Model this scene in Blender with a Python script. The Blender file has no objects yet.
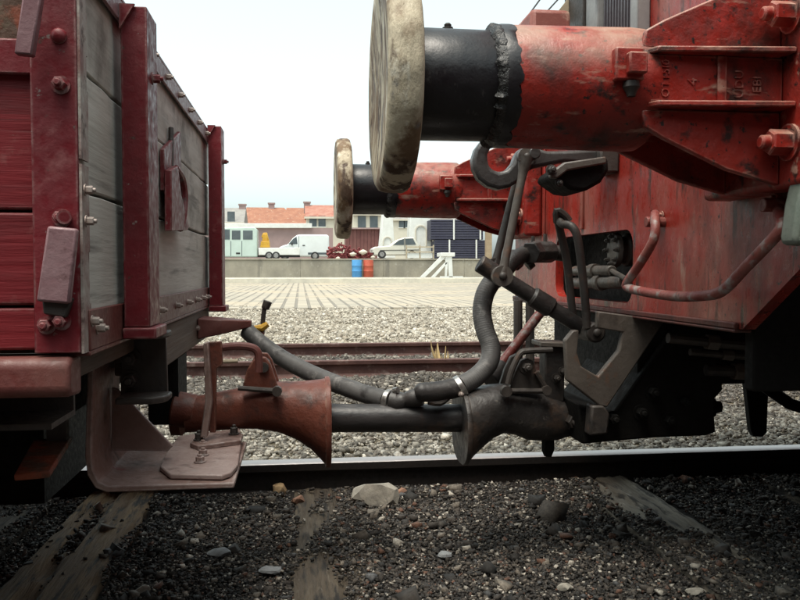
import bpy, bmesh, math, random
import numpy as np
from mathutils import Vector, Matrix
R = math.radians
random.seed(7); RNG = np.random.default_rng(11)
scene = bpy.context.scene
COL = scene.collection

# ------------------------------------------------------------------ camera
HC = 0.735; YAW = R(7.1); PITCH = math.atan(30 / 800); F = 800.0
cd = bpy.data.cameras.new('camera'); cam = bpy.data.objects.new('camera', cd); COL.objects.link(cam)
cam.location = (0, 0, HC); cam.rotation_euler = (R(90) - PITCH, 0, -YAW)
cd.sensor_width = 36; cd.lens = 36.0; cd.clip_start = 0.05; cd.clip_end = 3000
scene.camera = cam
# ------------------------------------------------------------------ sky, sun, exposure (bright overcast)
w = bpy.data.worlds.new('World'); scene.world = w; w.use_nodes = True
nt = w.node_tree; nt.nodes.clear()
sky = nt.nodes.new('ShaderNodeTexSky'); sky.sky_type = 'NISHITA'; sky.sun_disc = False
sky.sun_elevation = R(72); sky.sun_rotation = R(-140); sky.air_density = 1.0; sky.dust_density = 3.0; sky.ozone_density = 1.0
hs = nt.nodes.new('ShaderNodeHueSaturation'); hs.inputs['Saturation'].default_value = 0.14; hs.inputs['Value'].default_value = 1.0
bg = nt.nodes.new('ShaderNodeBackground'); bg.inputs['Strength'].default_value = 0.132
ow = nt.nodes.new('ShaderNodeOutputWorld')
nt.links.new(sky.outputs[0], hs.inputs['Color']); tint = nt.nodes.new('ShaderNodeMix'); tint.data_type = 'RGBA'; tint.blend_type = 'MULTIPLY'; tint.inputs[0].default_value = 1.0; tint.inputs[7].default_value = (0.88, 1.0, 0.98, 1)
nt.links.new(hs.outputs[0], tint.inputs[6]); nt.links.new(tint.outputs[2], bg.inputs['Color']); nt.links.new(bg.outputs[0], ow.inputs['Surface'])
sl = bpy.data.lights.new('sun', 'SUN'); sl.energy = 1.5; sl.angle = R(36); sl.color = (1.0, 0.86, 0.72)
sun = bpy.data.objects.new('sun', sl); COL.objects.link(sun)
sd = Vector((-0.5 * math.cos(R(72)) / 0.78, -0.6 * math.cos(R(72)) / 0.78, math.sin(R(72))))
sun.rotation_euler = sd.to_track_quat('Z', 'Y').to_euler(); sun.location = (-3, -3, 8)
scene.view_settings.view_transform = 'Standard'; scene.view_settings.look = 'None'
scene.view_settings.exposure = 1.22; scene.view_settings.gamma = 1.0; scene.view_settings.use_curve_mapping = False

# ------------------------------------------------------------------ geometry helpers
fw = Vector((math.sin(YAW) * math.cos(PITCH), math.cos(YAW) * math.cos(PITCH), -math.sin(PITCH)))
rt = Vector((math.cos(YAW), -math.sin(YAW), 0)); up = rt.cross(fw)
def P(px, py, Y=None, X=None, Z=None):
    """point of the place on a plane of known distance, read off the 800x600 survey picture"""
    d = fw + rt * ((px - 400) / F) - up * ((py - 300) / F)
    t = Y / d.y if Y is not None else (X / d.x if X is not None else (Z - HC) / d.z)
    return Vector((0, 0, HC)) + d * t
def XZ(pts, Y):
    return [(P(a, b, Y=Y).x, P(a, b, Y=Y).z) for a, b in pts]

class MB:
    def __init__(s): s.v = []; s.f = []
    def add(s, vs, fs):
        o = len(s.v); s.v += [tuple(v) for v in vs]; s.f += [tuple(i + o for i in f) for f in fs]; return s
    def box(s, a, b, rot=None, piv=None):
        (x0, y0, z0), (x1, y1, z1) = a, b
        vs = [Vector(p) for p in ((x0,y0,z0),(x1,y0,z0),(x1,y1,z0),(x0,y1,z0),(x0,y0,z1),(x1,y0,z1),(x1,y1,z1),(x0,y1,z1))]
        if rot is not None:
            c = Vector(piv) if piv else Vector(((x0+x1)/2,(y0+y1)/2,(z0+z1)/2)); vs = [rot @ (v - c) + c for v in vs]
        return s.add(vs, [(0,3,2,1),(4,5,6,7),(0,1,5,4),(1,2,6,5),(2,3,7,6),(3,0,4,7)])
    def prism(s, poly, plane, d0, d1):
        m = {'XZ': lambda u, v, d: (u, d, v), 'YZ': lambda u, v, d: (d, u, v), 'XY': lambda u, v, d: (u, v, d)}[plane]
        n = len(poly); vs = [m(u, v, d0) for u, v in poly] + [m(u, v, d1) for u, v in poly]
        return s.add(vs, [tuple(range(n)), tuple(range(2*n-1, n-1, -1))] + [(i, (i+1) % n, n+(i+1) % n, n+i) for i in range(n)])
    def rings(s, rings, caps=True, closed=False):
        n = len(rings[0]); vs = [p for r in rings for p in r]; fs = []
        for k in range(len(rings) - 1 + (1 if closed else 0)):
            a = k * n; b = ((k + 1) % len(rings)) * n
            for i in range(n): fs.append((a+i, a+(i+1) % n, b+(i+1) % n, b+i))
        if caps and not closed: fs += [tuple(range(n-1, -1, -1)), tuple(range(len(vs)-n, len(vs)))]
        return s.add(vs, fs)
    def lathe(s, prof, org, ax=(1, 0, 0), n=24, caps=True):
        ax = Vector(ax).normalized(); t = Vector((0, 0, 1)) if abs(ax.z) < 0.9 else Vector((0, 1, 0))
        u = ax.cross(t).normalized(); v = ax.cross(u); o = Vector(org)
        return s.rings([[o + ax*a + (u*math.cos(2*math.pi*i/n) + v*math.sin(2*math.pi*i/n))*r for i in range(n)] for a, r in prof], caps)
    def tube(s, pts, r, n=12, smooth=0, rib=0.0, pitch=0.007, caps=True):
        pts = [Vector(p) for p in pts]
        rr = list(r) if isinstance(r, (list, tuple)) else [r] * len(pts)
        if smooth: pts, rr = catmull(pts, rr, smooth)
        if rib:
            L = [0.0]
            for a, b in zip(pts, pts[1:]): L.append(L[-1] + (b - a).length)
            m = int(L[-1] / pitch * 4); q = []; qr = []; k = 0
            for i in range(m + 1):
                t = L[-1] * i / m
                while k < len(L) - 2 and L[k+1] < t: k += 1
                h = (t - L[k]) / max(1e-9, L[k+1] - L[k]); q.append(pts[k].lerp(pts[k+1], h))
                qr.append(rr[k] + (rr[k+1] - rr[k]) * h + (rib if i % 4 in (1, 2) else 0))
            pts, rr = q, qr
        rings = []; up0 = None
        for i, p in enumerate(pts):
            t = (pts[min(i+1, len(pts)-1)] - pts[max(i-1, 0)]).normalized()
            if up0 is None: up0 = Vector((0, 0, 1)) if abs(t.z) < 0.9 else Vector((0, 1, 0))
            u = t.cross(up0).normalized(); v = u.cross(t); up0 = v
            rings.append([p + (u*math.cos(2*math.pi*k/n) + v*math.sin(2*math.pi*k/n))*rr[i] for k in range(n)])
        return s.rings(rings, caps)
def catmull(pts, rr, n):
    q = []; qr = []; m = len(pts)
    for i in range(m - 1):
        p0, p1, p2, p3 = pts[max(i-1,0)], pts[i], pts[i+1], pts[min(i+2,m-1)]
        for k in range(n):
            t = k / n
            q.append(0.5*((2*p1) + (p2-p0)*t + (2*p0-5*p1+4*p2-p3)*t*t + (3*p1-p0-3*p2+p3)*t**3)); qr.append(rr[i] + (rr[i+1]-rr[i])*t)
    q.append(pts[-1]); qr.append(rr[-1]); return q, qr

OFF = {}
def finish(me, bevel_free=True, ang=35):
    bm = bmesh.new(); bm.from_mesh(me); bmesh.ops.recalc_face_normals(bm, faces=bm.faces); bm.to_mesh(me); bm.free()
    me.shade_smooth(); me.set_sharp_from_angle(angle=R(ang))
def tag(o, label, cat, group=None, kind=None):
    if label: o['label'] = label
    if cat: o['category'] = cat
    if group: o['group'] = group
    if kind: o['kind'] = kind
    return o
def root(name, loc, label, cat, group=None):
    e = bpy.data.objects.new(name, None); COL.objects.link(e); e.location = loc; e.empty_display_size = 0.1
    OFF[e.name] = Vector(loc); return tag(e, label, cat, group)
def build(name, mb, mat, parent=None, bevel=0.0, seg=2, ang=35, label=None, cat=None, group=None, kind=None):
    if parent is not None: off = OFF[parent.name]
    else:
        a = np.array(mb.v); off = Vector(((a[:,0].min()+a[:,0].max())/2, (a[:,1].min()+a[:,1].max())/2, a[:,2].min()))
    me = bpy.data.meshes.new(name); me.from_pydata([(x-off.x, y-off.y, z-off.z) for x, y, z in mb.v], [], mb.f)
    finish(me, ang=ang); me.materials.append(MAT[mat])
    o = bpy.data.objects.new(name, me); COL.objects.link(o)
    if parent is not None: o.parent = parent
    else: o.location = off
    OFF[o.name] = off
    if bevel:
        b = o.modifiers.new('bevel', 'BEVEL'); b.width = bevel; b.segments = seg; b.limit_method = 'ANGLE'; b.angle_limit = R(30); b.harden_normals = False
    tag(o, label, cat, group, kind); return o
def inst(name, me, pos, parent, rot=(0, 0, 0), scale=1.0):
    o = bpy.data.objects.new(name, me); COL.objects.link(o); o.parent = parent
    off = OFF[parent.name]; o.location = Vector(pos) - off; o.rotation_euler = rot
    o.scale = (scale,)*3 if not isinstance(scale, tuple) else scale; OFF[o.name] = Vector(pos); return o

# ------------------------------------------------------------------ materials
MAT = {}
def material(name, c1, c2, scale=6, stretch=(1, 1, 1), rough=0.6, metal=0.0, spots=(), bump=0.25, bscale=70, bdist=0.004, rvar=0.15, spec=0.5, lo=0.35, hi=0.65, bstretch=None, dust=None, edge=None):
    m = bpy.data.materials.new(name); m.use_nodes = True; t = m.node_tree; N = t.nodes; L = t.links
    b = N['Principled BSDF']; tc = N.new('ShaderNodeTexCoord')
    def noise(sc, st, det=6):
        mp = N.new('ShaderNodeMapping'); mp.inputs['Scale'].default_value = st; L.new(tc.outputs['Object'], mp.inputs['Vector'])
        n = N.new('ShaderNodeTexNoise'); n.inputs['Scale'].default_value = sc; n.inputs['Detail'].default_value = det; n.inputs['Roughness'].default_value = 0.62
        L.new(mp.outputs[0], n.inputs['Vector']); return n.outputs['Fac']
    def rng(sock, a, bb, c=0.0, d=1.0):
        r = N.new('ShaderNodeMapRange'); r.inputs[1].default_value = a; r.inputs[2].default_value = bb; r.inputs[3].default_value = c; r.inputs[4].default_value = d
        L.new(sock, r.inputs[0]); return r.outputs[0]
    def mix(f, a, bb):
        x = N.new('ShaderNodeMix'); x.data_type = 'RGBA'; L.new(f, x.inputs[0])
        for k, val in ((6, a), (7, bb)):
            if isinstance(val, tuple): x.inputs[k].default_value = val + (1.0,)
            else: L.new(val, x.inputs[k])
        return x.outputs[2]
    base = noise(scale, stretch); col = mix(rng(base, lo, hi), c1, c2)
    for (c, sc, a, bb, st) in spots: col = mix(rng(noise(sc, st, 8), a, bb), col, c)
    if dust:
        gm = N.new('ShaderNodeNewGeometry'); sx = N.new('ShaderNodeSeparateXYZ'); L.new(gm.outputs['Normal'], sx.inputs[0])
        mu = N.new('ShaderNodeMath'); mu.operation = 'MULTIPLY'; L.new(rng(sx.outputs['Z'], .0, .85), mu.inputs[0]); L.new(rng(noise(14, (.6, 1, 1), 8), .30, .62), mu.inputs[1]); col = mix(mu.outputs[0], col, dust)
    if edge:
        bv = N.new('ShaderNodeBevel'); bv.samples = 4; bv.inputs['Radius'].default_value = .007; ge = N.new('ShaderNodeNewGeometry')
        dt = N.new('ShaderNodeVectorMath'); dt.operation = 'DOT_PRODUCT'; L.new(bv.outputs[0], dt.inputs[0]); L.new(ge.outputs['Normal'], dt.inputs[1])
        em = N.new('ShaderNodeMath'); em.operation = 'MULTIPLY'; L.new(rng(dt.outputs['Value'], .985, .90), em.inputs[0]); L.new(rng(noise(38, (1, 1, 1), 6), .40, .60), em.inputs[1]); col = mix(em.outputs[0], col, edge)
    L.new(col, b.inputs['Base Color'])
    fine = noise(bscale, bstretch or stretch, 5)
    L.new(rng(fine, 0.3, 0.7, max(0.05, rough - rvar), min(1.0, rough + rvar)), b.inputs['Roughness'])
    b.inputs['Metallic'].default_value = metal; b.inputs['Specular IOR Level'].default_value = spec
    if bump:
        bp = N.new('ShaderNodeBump'); bp.inputs['Strength'].default_value = bump; bp.inputs['Distance'].default_value = bdist
        L.new(fine, bp.inputs['Height']); L.new(bp.outputs[0], b.inputs['Normal'])
    MAT[name] = m; return m
V = (1, 1, 1); DRIP = (1, 1, 0.12)
material('wagon_red', (0.165, 0.011, 0.017), (0.125, 0.011, 0.016), 4, spots=[((0.085, 0.013, 0.015), 6, .52, .72, (1, 1, .6)), ((0.22, 0.075, 0.075), 14, .58, .76, V), ((0.06, 0.035, 0.028), 30, .62, .68, V), ((0.20, 0.15, 0.14), 60, .66, .70, V)], rough=.52, bump=.35, bscale=45, spec=.4, rvar=.2, edge=(0.30, 0.19, 0.18))
material('plank_red', (0.185, 0.011, 0.016), (0.14, 0.012, 0.016), 4, (.6, 1, 1.4), spots=[((0.085, 0.011, 0.013), 7, .52, .70, (.3, 1, 2)), ((0.04, 0.012, 0.012), 11, .62, .67, (.10, 1, 6)), ((0.23, 0.08, 0.075), 16, .60, .76, V), ((0.20, 0.15, 0.13), 40, .66, .70, (.5, 1, 2))], rough=.6, bump=.5, bscale=24, spec=.3, bstretch=(.2, .6, 3), edge=(0.22, 0.13, 0.12))
material('wagon_red_faded', (0.115, 0.026, 0.022), (0.145, 0.055, 0.045), 7, spots=[((0.06, 0.03, 0.022), 14, .58, .70, V)], rough=.55, bump=.3)
material('wagon_pink_iron', (0.26, 0.16, 0.17), (0.17, 0.075, 0.085), 9, spots=[((0.08, 0.03, 0.03), 20, .60, .72, V)], rough=.5, bump=.3)
material('loco_red', (0.32, 0.018, 0.010), (0.25, 0.032, 0.024), 2.0, (1, 1, .7), spots=[((0.27, 0.095, 0.072), 2.6, .52, .68, (1, 1.1, .5)), ((0.36, 0.22, 0.17), 7, .62, .74, (1, 2.0, .45)), ((0.045, 0.018, 0.014), 3.0, .53, .68, (1, 1.1, .6)), ((0.05, 0.02, 0.015), 14, .56, .66, (1, 2, .35)), ((0.025, 0.015, 0.012), 60, .62, .67, V)], rough=.34, bump=.4, bscale=40, spec=.5, rvar=.15)
material('loco_red_casting', (0.31, 0.017, 0.010), (0.22, 0.024, 0.017), 6, spots=[((0.035, 0.014, 0.011), 5, .51, .64, (1, 1, .8)), ((0.03, 0.013, 0.011), 22, .56, .64, (.6, 1, .6)), ((0.38, 0.20, 0.15), 30, .60, .70, (.3, 1, 1)), ((0.025, 0.014, 0.012), 70, .61, .66, V)], rough=.45, bump=.7, bscale=34, bdist=.004, dust=(0.38, 0.235, 0.175), spec=.45, rvar=.2, edge=(0.40, 0.20, 0.16))
material('grimy_red', (0.075, 0.026, 0.020), (0.11, 0.026, 0.020), 5, (1, 1, .5), spots=[((0.02, 0.015, 0.013), 9, .50, .66, V)], rough=.6, bump=.4)
material('faded_pink', (0.30, 0.11, 0.085), (0.24, 0.07, 0.055), 4, spots=[((0.5, 0.36, 0.28), 13, .58, .70, V)], rough=.6)
material('grease_black', (0.006, 0.005, 0.007), (0.014, 0.012, 0.014), 7, spots=[((0.045, 0.04, 0.04), 40, .62, .72, (2, 1, 1))], rough=.36, bump=.5, bscale=30, bdist=.003, rvar=.1)
material('grease_rim', (0.008, 0.008, 0.008), (0.03, 0.028, 0.028), 30, rough=.3, bump=.9, bscale=60, bdist=.008)
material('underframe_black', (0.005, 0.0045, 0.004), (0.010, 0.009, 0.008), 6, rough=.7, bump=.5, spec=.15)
material('dark_iron', (0.030, 0.025, 0.022), (0.052, 0.042, 0.036), 9, spots=[((0.09, 0.05, 0.033), 16, .60, .72, V), ((0.012, 0.011, 0.011), 11, .55, .70, V)], rough=.55, bump=.35, bscale=60)
material('worn_iron', (0.105, 0.088, 0.074), (0.060, 0.050, 0.043), 9, spots=[((0.035, 0.028, 0.024), 7, .54, .66, V), ((0.12, 0.065, 0.042), 18, .58, .70, V)], rough=.5, bump=.35)
material('coupler_rust', (0.115, 0.028, 0.016), (0.155, 0.042, 0.024), 6, spots=[((0.035, 0.016, 0.012), 8, .54, .66, V), ((0.09, 0.03, 0.02), 24, .55, .68, V), ((0.24, 0.11, 0.07), 30, .66, .76, V)], rough=.55, bump=.7, bscale=40, bdist=.004, edge=(0.26, 0.15, 0.11))
material('coupler_black', (0.020, 0.018, 0.0175), (0.036, 0.031, 0.028), 7, spots=[((0.065, 0.042, 0.030), 12, .58, .70, V), ((0.008, 0.007, 0.007), 10, .56, .66, V), ((0.10, 0.09, 0.08), 40, .64, .72, V)], rough=.48, bump=.8, bscale=38, bdist=.004, rvar=.2, edge=(0.11, 0.095, 0.085))
material('disc_paint', (0.50, 0.43, 0.31), (0.17, 0.105, 0.055), 9, (1, 1.3, .45), spots=[((0.075, 0.042, 0.024), 17, .53, .60, (1, 1.2, .45)), ((0.62, 0.57, 0.46), 24, .58, .66, (1, 1, .6)), ((0.16, 0.155, 0.15), 13, .58, .66, (1, 1, .5))], rough=.65, bump=.9, bscale=40, bdist=.006, lo=.45, hi=.55)
material('grey_wood', (0.58, 0.57, 0.52), (0.42, 0.41, 0.37), 5, (1, .35, 3.2), spots=[((0.15, 0.145, 0.13), 7, .56, .72, (1, .25, 4)), ((0.20, 0.19, 0.17), 3, .56, .68, (1, .8, 1)), ((0.62, 0.61, 0.57), 6, .58, .75, (1, .3, 3))], rough=.85, bump=.4, bscale=16, bdist=.004, bstretch=(1, .2, 4))
material('brown_wood', (0.13, 0.095, 0.07), (0.08, 0.056, 0.04), 5, (1, .35, 3.2), spots=[((0.05, 0.035, 0.028), 9, .60, .74, (1, .2, 5))], rough=.85, bump=.6, bscale=22, bdist=.004, bstretch=(1, .12, 6))
material('sleeper_wood', (0.105, 0.082, 0.056), (0.055, 0.041, 0.028), 6, (3, .4, 1), spots=[((0.015, 0.012, 0.010), 10, .48, .62, (4, .6, 1)), ((0.19, 0.165, 0.13), 12, .60, .74, (4, .7, 1))], rough=.9, bump=1.0, bscale=26, bdist=.010, bstretch=(5, .35, 1))
material('step_steel', (0.29, 0.205, 0.18), (0.19, 0.11, 0.09), 8, edge=(0.50, 0.44, 0.42), spots=[((0.055, 0.026, 0.018), 12, .52, .68, V), ((0.20, 0.018, 0.013), 7, .64, .69, V), ((0.24, 0.20, 0.19), 20, .62, .74, V)], rough=.48, bump=.35, bscale=70)  # worn edges coloured extra pale so the step gusset's edge looks lit
material('orange_step', (0.20, 0.040, 0.014), (0.075, 0.034, 0.018), 14, spots=[((0.11, 0.075, 0.045), 20, .58, .68, V)], rough=.7, bump=.5, lo=.45, hi=.55)
material('rubber', (0.085, 0.082, 0.080), (0.050, 0.047, 0.046), 9, spots=[((0.20, 0.19, 0.18), 22, .58, .72, V), ((0.02, 0.018, 0.018), 12, .58, .68, V)], rough=.6, bump=.5, bscale=60, bdist=.002)
material('black_rubber', (0.020, 0.018, 0.018), (0.045, 0.040, 0.038), 9, spots=[((0.09, 0.08, 0.075), 25, .60, .72, V)], rough=.48, bump=.5, bscale=50)
material('bright_metal', (0.55, 0.54, 0.52), (0.35, 0.33, 0.31), 20, rough=.35, metal=.9, bump=.2)
material('bolt_zinc', (0.42, 0.38, 0.35), (0.25, 0.17, 0.14), 30, rough=.5, metal=.3, bump=.3)
material('hook_iron', (0.055, 0.050, 0.048), (0.028, 0.025, 0.024), 9, spots=[((0.10, 0.085, 0.075), 20, .62, .74, V)], rough=.38, bump=.3)
material('rail_rust', (0.055, 0.030, 0.022), (0.10, 0.045, 0.030), 10, spots=[((0.025, 0.018, 0.015), 12, .55, .70, V)], rough=.8, bump=.4)
material('pipe_grey', (0.22, 0.19, 0.175), (0.33, 0.30, 0.28), 20, spots=[((0.2, 0.03, 0.025), 8, .50, .56, V), ((0.08, 0.05, 0.04), 25, .62, .70, V)], rough=.5, bump=.3)
material('red_pipe', (0.17, 0.025, 0.02), (0.22, 0.075, 0.06), 14, spots=[((0.24, 0.20, 0.185), 22, .52, .62, V), ((0.04, 0.03, 0.02), 30, .60, .70, V)], rough=.5, bump=.4)
material('green_grey', (0.11, 0.135, 0.11), (0.17, 0.18, 0.15), 12, spots=[((0.30, 0.24, 0.18), 20, .60, .70, V)], rough=.55, bump=.3)
material('louvre_grey', (0.045, 0.038, 0.045), (0.075, 0.062, 0.070), 6, rough=.5, bump=.1)
material('pale_grey', (0.20, 0.20, 0.20), (0.29, 0.29, 0.28), 9, spots=[((0.08, 0.07, 0.065), 12, .54, .68, (1, 1, .3))], rough=.5, bump=.1)
material('tan_paint', (0.45, 0.38, 0.27), (0.36, 0.30, 0.21), 6, rough=.6)
material('yellow_paint', (0.55, 0.33, 0.03), (0.48, 0.25, 0.02), 9, rough=.5)
material('concrete', (0.33, 0.30, 0.235), (0.22, 0.20, 0.16), 0.7, (1, 1, .6), spots=[((0.12, 0.11, 0.095), 1.2, .60, .76, (1, 1, .12)), ((0.38, 0.36, 0.31), 3, .60, .75, V)], rough=.9, bump=.6, bscale=8, bdist=.03)
material('kerb_stone', (0.62, 0.58, 0.48), (0.48, 0.45, 0.38), 2, rough=.85, bump=.3, bscale=12)
material('white_paint', (0.72, 0.73, 0.70), (0.62, 0.62, 0.58), 2, spots=[((0.36, 0.33, 0.28), 3, .64, .80, DRIP)], rough=.5, bump=.1)
material('van_white', (0.70, 0.74, 0.73), (0.64, 0.67, 0.66), 1, rough=.3, bump=0)
material('van_mint', (0.50, 0.60, 0.55), (0.44, 0.53, 0.48), 1, rough=.35, bump=0)
material('car_cream', (0.62, 0.60, 0.52), (0.55, 0.53, 0.46), 1, rough=.3, bump=0)
material('glass_dark', (0.06, 0.075, 0.085), (0.10, 0.12, 0.13), 1, rough=.08, bump=0)
material('tyre', (0.018, 0.017, 0.017), (0.03, 0.03, 0.03), 9, rough=.8)
material('tile_orange', (0.34, 0.155, 0.095), (0.26, 0.11, 0.07), 1.2, spots=[((0.40, 0.26, 0.18), 2.5, .56, .70, V)], rough=.85, bump=.7, bscale=3.5, bdist=.08, bstretch=(.2, 3, 3))
material('tile_red', (0.32, 0.12, 0.085), (0.38, 0.20, 0.15), 1.2, rough=.85, bump=.7, bscale=3.5, bdist=.08, bstretch=(.2, 3, 3))
material('slate', (0.22, 0.21, 0.20), (0.30, 0.285, 0.26), 1.2, rough=.7, bump=.5, bscale=3, bdist=.05)
material('plaster', (0.62, 0.58, 0.48), (0.54, 0.50, 0.42), .8, rough=.9, bump=.2)
material('mauve_wall', (0.34, 0.24, 0.23), (0.28, 0.20, 0.19), 1.2, rough=.9, bump=.3)
material('maroon_boards', (0.13, 0.045, 0.042), (0.18, 0.075, 0.065), 1.5, rough=.75, bump=.3)
material('navy_slats', (0.028, 0.028, 0.055), (0.04, 0.04, 0.065), 2, rough=.6, bump=.1)
material('old_timber', (0.34, 0.26, 0.17), (0.26, 0.19, 0.12), 3, rough=.9)
material('blue_plastic', (0.05, 0.22, 0.48), (0.07, 0.27, 0.52), 3, rough=.45, bump=.1)
material('orange_drum', (0.42, 0.085, 0.04), (0.36, 0.06, 0.03), 3, rough=.5, bump=.2)
material('scrap_red', (0.22, 0.035, 0.035), (0.10, 0.02, 0.022), 4, rough=.8, bump=.4)
material('sack', (0.60, 0.55, 0.45), (0.50, 0.44, 0.36), 5, rough=.9, bump=.3)
material('wire', (0.03, 0.03, 0.03), (0.04, 0.04, 0.04), 5, rough=.6, bump=0)
material('rock_pale', (0.33, 0.30, 0.25), (0.22, 0.20, 0.17), 30, spots=[((0.12, 0.11, 0.10), 40, .58, .70, V)], rough=.9, bump=.6, bscale=90)
material('rock_ochre', (0.40, 0.28, 0.15), (0.28, 0.18, 0.10), 30, rough=.9, bump=.6, bscale=90)
material('rock_grey', (0.22, 0.23, 0.235), (0.15, 0.155, 0.16), 30, rough=.85, bump=.5, bscale=90)
material('rock_brown', (0.26, 0.14, 0.09), (0.18, 0.10, 0.07), 30, rough=.85, bump=.5, bscale=90)
material('straw', (0.48, 0.36, 0.18), (0.40, 0.28, 0.13), 20, rough=.9, bump=0)
material('light_ballast_ground', (0.33, 0.285, 0.21), (0.25, 0.215, 0.16), 7, spots=[((0.42, 0.37, 0.28), 12, .56, .70, V), ((0.12, 0.11, 0.09), 14, .58, .70, V)], rough=.95, bump=1.0, bscale=14, bdist=.05)
material('dark_earth', (0.020, 0.018, 0.016), (0.040, 0.034, 0.029), 14, spots=[((0.07, 0.06, 0.05), 60, .58, .70, V)], rough=.95, bump=1.0, bscale=60, bdist=.02)
material('terrace', (0.36, 0.33, 0.28), (0.28, 0.26, 0.22), 1, rough=.95, bump=.4, bscale=10)
def stone_material(name):
    m = bpy.data.materials.new(name); m.use_nodes = True; t = m.node_tree; b = t.nodes['Principled BSDF']
    a = t.nodes.new('ShaderNodeAttribute'); a.attribute_name = 'stone'
    tc = t.nodes.new('ShaderNodeTexCoord'); n = t.nodes.new('ShaderNodeTexNoise'); n.inputs['Scale'].default_value = 120; n.inputs['Detail'].default_value = 4
    t.links.new(tc.outputs['Object'], n.inputs['Vector'])
    r = t.nodes.new('ShaderNodeMapRange'); r.inputs[1].default_value = .3; r.inputs[2].default_value = .7; r.inputs[3].default_value = .6; r.inputs[4].default_value = 1.35
    t.links.new(n.outputs['Fac'], r.inputs[0])
    x = t.nodes.new('ShaderNodeVectorMath'); x.operation = 'SCALE'; t.links.new(a.outputs['Color'], x.inputs[0]); t.links.new(r.outputs[0], x.inputs['Scale'])
    t.links.new(x.outputs[0], b.inputs['Base Color']); b.inputs['Roughness'].default_value = .85; MAT[name] = m
stone_material('stones')
def steel_rail_material():
    m = material('rail_steel', (0.007, 0.005, 0.004), (0.014, 0.008, 0.006), 10, rough=.8, bump=.3); t = m.node_tree; b = t.nodes['Principled BSDF']
    col = b.inputs['Base Color'].links[0].from_socket; ro = b.inputs['Roughness'].links[0].from_socket
    g = t.nodes.new('ShaderNodeNewGeometry'); s = t.nodes.new('ShaderNodeSeparateXYZ'); t.links.new(g.outputs['Normal'], s.inputs[0])
    tc = t.nodes.new('ShaderNodeTexCoord'); s2 = t.nodes.new('ShaderNodeSeparateXYZ'); t.links.new(tc.outputs['Object'], s2.inputs[0])
    a = t.nodes.new('ShaderNodeMath'); a.operation = 'GREATER_THAN'; a.inputs[1].default_value = .5; t.links.new(s.outputs['Z'], a.inputs[0])
    c = t.nodes.new('ShaderNodeMath'); c.operation = 'GREATER_THAN'; c.inputs[1].default_value = .135; t.links.new(s2.outputs['Z'], c.inputs[0])
    mu = t.nodes.new('ShaderNodeMath'); mu.operation = 'MULTIPLY'; t.links.new(a.outputs[0], mu.inputs[0]); t.links.new(c.outputs[0], mu.inputs[1])
    x = t.nodes.new('ShaderNodeMix'); x.data_type = 'RGBA'; t.links.new(mu.outputs[0], x.inputs[0]); t.links.new(col, x.inputs[6]); x.inputs[7].default_value = (0.46, 0.42, 0.41, 1)
    t.links.new(x.outputs[2], b.inputs['Base Color'])
    y = t.nodes.new('ShaderNodeMix'); t.links.new(mu.outputs[0], y.inputs[0]); t.links.new(ro, y.inputs[2]); y.inputs[3].default_value = .42; t.links.new(y.outputs[0], b.inputs['Roughness'])
    mm = t.nodes.new('ShaderNodeMath'); mm.operation = 'MULTIPLY'; mm.inputs[1].default_value = .85; t.links.new(mu.outputs[0], mm.inputs[0]); t.links.new(mm.outputs[0], b.inputs['Metallic'])
steel_rail_material()
material('rail_brown', (0.060, 0.024, 0.020), (0.10, 0.045, 0.036), 6, spots=[((0.16, 0.11, 0.095), 14, .55, .68, V)], rough=.7, bump=.3)
def setts_material():
    m = bpy.data.materials.new('setts'); m.use_nodes = True; t = m.node_tree; b = t.nodes['Principled BSDF']
    tc = t.nodes.new('ShaderNodeTexCoord'); mp = t.nodes.new('ShaderNodeMapping'); mp.inputs['Rotation'].default_value = (0, 0, R(90)); t.links.new(tc.outputs['Object'], mp.inputs['Vector'])
    n = t.nodes.new('ShaderNodeTexNoise'); n.inputs['Scale'].default_value = .35; n.inputs['Detail'].default_value = 6; t.links.new(mp.outputs[0], n.inputs['Vector'])
    br = t.nodes.new('ShaderNodeTexBrick'); t.links.new(mp.outputs[0], br.inputs['Vector'])
    br.inputs['Scale'].default_value = 1.0; br.inputs['Brick Width'].default_value = .6; br.inputs['Row Height'].default_value = .30; br.inputs['Mortar Size'].default_value = .04; br.inputs['Mortar Smooth'].default_value = .4
    br.inputs['Color1'].default_value = (0.42, 0.365, 0.285, 1); br.inputs['Color2'].default_value = (0.31, 0.28, 0.225, 1); br.inputs['Mortar'].default_value = (0.19, 0.17, 0.14, 1)
    x = t.nodes.new('ShaderNodeMix'); x.data_type = 'RGBA'; x.inputs[7].default_value = (0.40, 0.335, 0.245, 1); t.links.new(br.outputs['Color'], x.inputs[6])
    r = t.nodes.new('ShaderNodeMapRange'); r.inputs[1].default_value = .50; r.inputs[2].default_value = .60; t.links.new(n.outputs['Fac'], r.inputs[0]); t.links.new(r.outputs[0], x.inputs[0])
    t.links.new(x.outputs[2], b.inputs['Base Color']); b.inputs['Roughness'].default_value = .8
    bp = t.nodes.new('ShaderNodeBump'); bp.inputs['Strength'].default_value = .8; bp.inputs['Distance'].default_value = .03; bp.invert = True
    t.links.new(br.outputs['Fac'], bp.inputs['Height']); t.links.new(bp.outputs[0], b.inputs['Normal']); MAT['setts'] = m
setts_material()

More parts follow.
